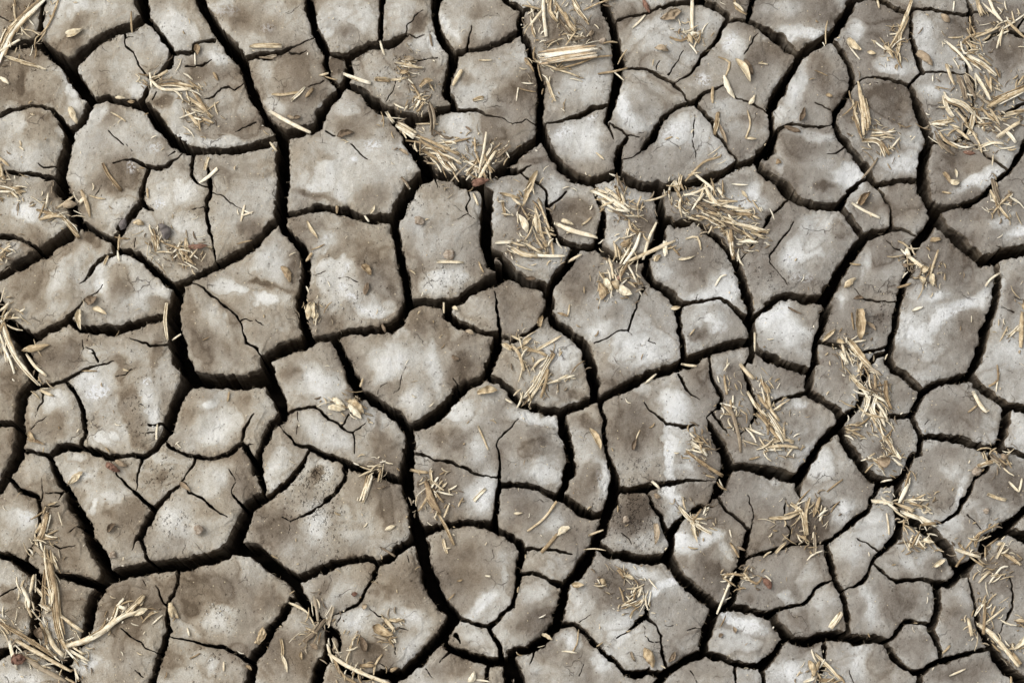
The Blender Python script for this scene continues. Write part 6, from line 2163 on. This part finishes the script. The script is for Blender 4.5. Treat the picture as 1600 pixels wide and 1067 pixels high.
# ---------------------------------------------------------------- labels: plates by a point inside them | label | short name used for what lies on them
PLATE_TXT = """
406,30|wide grey mud plate with a brown smudge at the top edge, left of centre|wide smudged plate at the top edge
544,25|smooth pale mud plate with one small pit at the top edge, left of centre|pale pitted plate at the top edge
895,75|tall mud plate under the wood chip and straw tangle at top centre|tall plate under the wood chip
1483,2|thin sliver of mud plate at the top edge, above a squarish grey plate|sliver plate at the top edge
654,135|mud plate with a reddish corner and chaff in its middle, upper left of centre|plate with the reddish corner
1554,80|dark grey mud plate in the top right corner under straw|dark plate in the top right corner
733,25|rounded yellowish mud plate with a pale left flank at the top edge|rounded yellowish plate at the top edge
1149,3|narrow strip of mud plate at the top edge, right of the straw burst|strip plate at the top edge
30,10|brown mud plate in the top left corner under the thick stalk|plate in the top left corner
987,5|small brown mud plate at the top edge with a red scrap|small plate with the red scrap
1254,20|triangular mud plate with a white lower rim at the top edge, right|white rimmed triangular plate
282,34|smooth bell shaped pale mud plate at the top edge, far left|bell shaped plate at the top edge
130,20|pale mud plate at top left holding a curled white husk|plate with the curled white husk
1371,61|brown centred mud plate under the hanging stalk, near the top right|plate under the hanging stalk
1039,52|mud plate with a straw burst, just right of the wood chip plate|plate with the straw burst
1471,63|small squarish grey mud plate left of the top right tangle|squarish plate beside the top right tangle
165,108|small pale mud plate left of a thin crack, upper left|small split plate at upper left
231,76|small mud plate right of a thin crack, below the bell shaped plate|small plate below the bell shape
1179,120|mud plate with white salt flecks and two husks, upper right|salt flecked plate with two husks
783,126|pale mud plate with a brown right edge, left of the wood chip plate|pale plate left of the wood chip
328,195|mud plate with a frayed straw tangle and short cracks, upper left|plate with the frayed tangle
442,127|brown domed mud plate with two crossed straws, upper left|brown domed plate at upper left
1285,123|oval mud plate with a brown middle and pale left rim, upper right|oval brown centred plate
42,118|mud plate with a dark stain and pale ridge at the left edge, near the top|dark stained plate at the left edge
526,103|tiny dark wedge of mud between two cracks, upper left of centre|tiny dark wedge
1006,153|round grey mud plate with a bright white left rim, right of upper centre|round white rimmed plate
1461,142|small pale mud plate left of the curved stalks at upper right|small pale plate by the curved stalks
1378,199|dark grey mud plate carrying the split stalk bundle, upper right|dark plate with the split bundle
1158,195|small mud plate with one upright cut straw, below the salt flecked plate|small plate with the cut straw
511,267|large pale mud plate with white flecks, left of upper centre|large white flecked plate
1564,216|grey mud plate at the right edge just below the top right tangle|plate below the top right tangle
141,256|tall mud plate bounded right by a long curved crack, upper left|tall curved plate at upper left
1047,249|wide pale mud plate with a thin vertical crack, right of upper centre|wide pale plate right of upper centre
45,213|rounded mud plate with a brown top at the left edge, upper part|rounded plate at the left edge
913,225|bowl shaped pale mud plate directly below the wood chip plate|bowl shaped pale plate
738,225|mud plate behind the straw tangle that bridges the wide crack, upper centre|plate behind the bridging tangle
1251,249|brown mud plate with a white lower right corner, below the oval plate|plate with the white corner
1570,324|large grey mud plate with a white streak at the right edge, a third down|white streaked plate at the right edge
1498,270|brown mud plate with a pinkish husk and bright lower rim, upper right|plate with the pinkish husk
388,280|mud plate right of a long vertical crack, left of the large flecked plate|plate right of the long vertical crack
901,336|small dark mud plate crossed by one long pale straw, upper centre|small dark plate at upper centre
270,370|pale mud plate with dark bark scraps, left of upper centre|pale plate with the bark scraps
1149,324|mud plate half buried under the big heap of straw, right of upper centre|plate under the big heap
48,325|pale streaked mud plate with twigs and a tan shell at the left edge|streaked plate at the left edge
811,355|tan mud plate with a straw tangle, right of the wide crack at upper centre|tan plate at upper centre
987,342|small dark mud plate under a straw heap, right of upper centre|small plate under the straw heap
694,400|tall rounded mud plate with brown clods and one short white straw|tall rounded plate with the clods
1357,325|small mud plate holding a pale shell, left of a thin crack at right|small plate with the pale shell
1417,322|small plain grey mud plate just above the tall white streaked plate|small plain plate at right
1261,402|big pale mud plate with a white flake and a thin winding crack, right of centre|big pale plate with the winding crack
540,385|large square mud plate with tan ridges and white specks, left of centre|large square plate
1077,409|brown centred mud plate with a pale lower right flank, right of centre|brown centred plate right of centre
412,447|mud plate with a tan ridge and an open seed shell, left of centre|plate with the seed shell
73,454|wide mud plate with a round bump beside a winding crack, left side|wide plate with the round bump
1474,486|tall mud plate with a diagonal white streak, right side|tall plate with the diagonal streak
1369,426|grey mud plate cut by a level crack, left of the tall white streaked plate|grey plate with the leaf blade
8,396|bluish grey corner of mud plate at the left edge under straw|bluish plate at the left edge
933,463|large mud plate with a dark left side and a forked crack, right of centre|large plate with the forked crack
1585,500|grey mud plate at the right edge, halfway down, beside an upright stalk|grey plate at the right edge
813,480|small arrowhead shaped mud plate split by a vertical crack, centre|arrowhead plate
334,528|smooth brown mud plate left of a diagonal thin crack, left of centre|smooth brown plate left of centre
6,580|brown mud plate at the left edge just below the tangle halfway down|brown plate at the left edge
1231,516|small very pale mud plate below the big pale plate, right of centre|small very pale plate
1111,504|small pale mud plate with a dark spot, right of centre|small plate with the dark spot
676,547|broad pale mud plate with small forked hair cracks, at the centre|broad pale centre plate
852,573|mud plate carrying a straw heap, just right of the centre|plate with the centre heap
180,663|large mud plate with a bright white oval patch, left side|plate with the white oval patch
490,588|mud plate with claw shaped husks and branching cracks, left of centre|plate with the claw husks
1309,585|small grey mud plate left of the long straw trail, right side|small plate left of the trail
1225,679|mud plate with deep partial cracks and a straw heap on its right|plate with the deep partial cracks
1008,705|mud plate with a brown middle and a vertical white streak, right of centre|plate with the vertical white streak
1389,610|small wedge shaped mud plate right of the long straw trail|small wedge plate by the trail
1498,637|smooth grey oval mud plate below the tall white streaked plate|smooth oval plate at right
328,657|mud plate with a small pale dome and pit, left of centre|plate with the small dome
730,679|mud plate with a thin crack branching through it, below the centre|plate below the centre
99,664|small mud plate just left of the white oval patch|small plate left of the oval patch
1383,694|grey mud plate under the lower end of the long straw trail|plate at the trail's lower end
921,724|narrow upright mud plate with one white husk, right of centre|narrow upright plate
1592,679|small brown scrap of mud plate at the right edge, below the middle|brown scrap at the right edge
4,691|tiny strip of mud plate at the left edge, two thirds down|tiny strip at the left edge
438,717|slim pale mud plate leaning right, left of lower centre|slim leaning plate
1302,747|mud plate with a straw tuft on a brown clod, lower right|plate with the straw tuft
1464,751|mud plate with a pale ring around a brown middle, right side|pale ringed plate
252,736|small dark speckled mud plate below the white patched plate|small speckled plate
288,822|pale speckled mud plate with a round brown clod, lower left|plate with the round clod
175,793|brown mud plate with diagonal pale smears, lower left|smeared brown plate
574,805|large mud plate with a curved crack and a white straw tube|large plate with the white tube
1555,778|brown mud plate at the right edge with scattered straws, two thirds down|brown plate at the right edge
87,816|narrow cracked brown mud plate just above the tall stalk, lower left|narrow plate above the tall stalk
694,769|brown mud plate with the straw fan, below and left of centre|plate with the straw fan
199,733|tiny wedge of mud beside the red leaf scrap, lower left|tiny wedge by the red scrap
1054,783|small mud plate with a white stripe, below the vertically streaked plate|small white striped plate
13,816|pale mud plate at the left edge, three quarters down|pale plate at the left edge
1330,868|long grey mud plate with white patches, left of the lower right heap|long plate with white patches
843,813|grey mud plate with a feathery straw, below and right of centre|plate with the feathery straw
990,808|dark granular mud plate with speckles, below and right of centre|dark granular plate
1107,853|mud plate with a white upper left corner and brown middle, lower right|plate with the small straw cross
1431,867|small grey mud plate with a pale husk, below the lower right heap|small plate with the pale husk
744,888|round brown mud plate with a pale lower rim, lower centre|round brown plate
1551,930|grey mud plate with a thin vertical crack, near the bottom right corner|grey plate near the bottom right
1230,901|greenish grey mud plate below the straw tuft, lower right|greenish grey plate
621,927|brown mud plate with a husk pile, lower left of centre|plate with the husk pile
963,924|large mud plate with scattered bits and a white ridge, lower right of centre|large plate with the white ridge
12,972|brown mud plate at the left edge above the crossed stalks, near the bottom|brown plate above the crossed stalks
357,943|large brown mud plate with white speckles, lower left|large speckled brown plate
528,921|small wedge shaped mud plate along a thin curved crack, lower left of centre|wedge plate at lower left
1374,946|smooth brown mud plate with an upright pale stripe, lower right|smooth striped plate
166,1035|large brown mud plate under the forked stalk, bottom left|plate under the forked stalk
112,940|narrow brown mud plate between the tall stalk and the forked stalk plate|narrow plate by the tall stalk
832,955|rounded brown mud plate just right of the round plate, lower centre|rounded plate at lower centre
1494,982|grey mud plate between two deep cracks, left of the bottom right stalks|plate left of the corner stalks
1284,957|small half moon mud plate, lower right|half moon plate
459,1021|brown mud plate with a thin white husk at the bottom edge, left of centre|plate with the thin white husk
1161,996|oval mud plate with a white upper rim, near the bottom right of centre|white rimmed oval plate
739,997|tiny pale mud plate just below the round brown plate|tiny pale plate
1429,1006|small six sided grey mud plate, lower right|small six sided plate
864,1050|pale mottled mud plate at the bottom edge, centre|mottled plate at the bottom edge
309,1050|brown mud plate with pale specks at the bottom edge, left|brown plate at the bottom edge
1375,1045|grey mud plate with a pale upright stripe at the bottom edge, right|striped plate at the bottom edge
1239,1045|pale mud plate with curled husks at the bottom edge, right of centre|plate with the curled husks
715,1050|brown mud plate with a white chip at the bottom edge, centre|plate with the white chip
30,1050|pale mud plate in the bottom left corner under a rusty scrap|plate in the bottom left corner
1521,1050|brown mud plate with one thin straw at the bottom edge, far right|brown plate at bottom right
1119,1055|small grey mud plate with a thin crack at the bottom edge, right of centre|small grey plate at the bottom edge
523,1062|small sliver of mud plate under pale stalks at the bottom edge|sliver at the bottom edge
775,1058|tiny pale mud plate at the bottom edge between two wide cracks|tiny plate at the bottom edge
1170,1062|tiny narrow mud plate at the bottom edge, below the white rimmed oval|tiny narrow plate
"""
BY_LAB = {}
for ln in PLATE_TXT.strip().splitlines():
    pos_, lab_, nick_ = ln.split('|'); x, y = [float(q) for q in pos_.split(',')]
    lb = int(sample(LAB, x, y))
    if lb < 0 or lb in BY_LAB: print('PLATE LABEL MISS', ln, lb in BY_LAB); continue
    BY_LAB[lb] = (lab_, nick_)
for o, lb, x, y, n in PLATES:
    if lb in BY_LAB: tag(o, BY_LAB[lb][0], 'mud plate', 'mud plates of the cracked crust')
    else:
        if 0 < x < W and 0 < y < H: print('UNLABELLED plate', x, y, n)
        tag(o, 'plain grey brown mud plate lying outside the pictured part of the crust', 'mud plate', 'mud plates outside the pictured part')
PLATE_END = 1
def near_plate(x, y):
    lb = int(sample(LAB, x, y))
    if lb in BY_LAB: return 'on the ' + BY_LAB[lb][1]
    for r in range(2, 60, 2):
        for a in range(0, 360, 20):
            lb = int(sample(LAB, x + r * math.cos(math.radians(a)), y + r * math.sin(math.radians(a))))
            if lb in BY_LAB: return 'in the crack by the ' + BY_LAB[lb][1]
    return 'at the edge'
KIND = dict(S=('straw stalk', 'straw'), s=('brown stalk', 'straw'), H=('pale husk', 'husk'), h=('brown husk', 'husk'), R=('reddish leaf scrap', 'leaf'), D=('dark leaf scrap', 'leaf'))
def lean(it):
    dx, dy = it['pts'][-1][0] - it['pts'][0][0], it['pts'][-1][1] - it['pts'][0][1]
    a = math.degrees(math.atan2(-dy, dx)) % 180
    return 'level' if a < 25 or a > 155 else 'upright' if 65 < a < 115 else 'right leaning' if a < 90 else 'left leaning'
groups = {}
for it in ITEMS:
    if 'obj' not in it: continue
    where = ('in ' + it['clump']) if it['clump'] else near_plate(*it['mid'])
    groups.setdefault((where, it['k'].upper() if it['k'] in 'Ss' else it['k'], it['k']), []).append(it)
for (where, _, k), its in groups.items():
    noun, cat = KIND[k]
    if len(its) == 1:
        tag(its[0]['obj'], '%s %s' % (noun, where), cat); continue
    its = sorted(its, key=lambda i: -i['w'] * i['len'])
    names = {}
    for n, it in enumerate(its):
        pre = 'largest' if n == 0 else lean(it)
        names.setdefault(pre, []).append(it)
    for pre, g in names.items():
        if len(g) > 1 and pre != 'largest':
            g = sorted(g, key=lambda i: -i['len'])
            if len(g) == 2: sub = [('longer ' + pre, g[:1]), ('shorter ' + pre, g[1:])]
            else:
                g = sorted(g, key=lambda i: i['mid'][1]); ORD = 'first second third fourth fifth sixth seventh eighth ninth tenth eleventh twelfth thirteenth fourteenth fifteenth sixteenth'.split()
                sub = [(ORD[min(q, 15)] + ' ' + pre + '|', [it]) for q, it in enumerate(g)]
        else: sub = [(pre, g)]
        for p2, gg in sub:
            for it in gg: tag(it['obj'], ('%s %s %s' % (p2, noun, where)) if '|' not in p2 else '%s %s from top %s' % (p2[:-1], noun.replace('straw stalk', 'straw'), where), cat, '%ss %s' % (noun, where))

for o in SC.objects:
    if 'label' in o and len(o['label'].split()) > 16: print('LONG', o.name, o['label'])
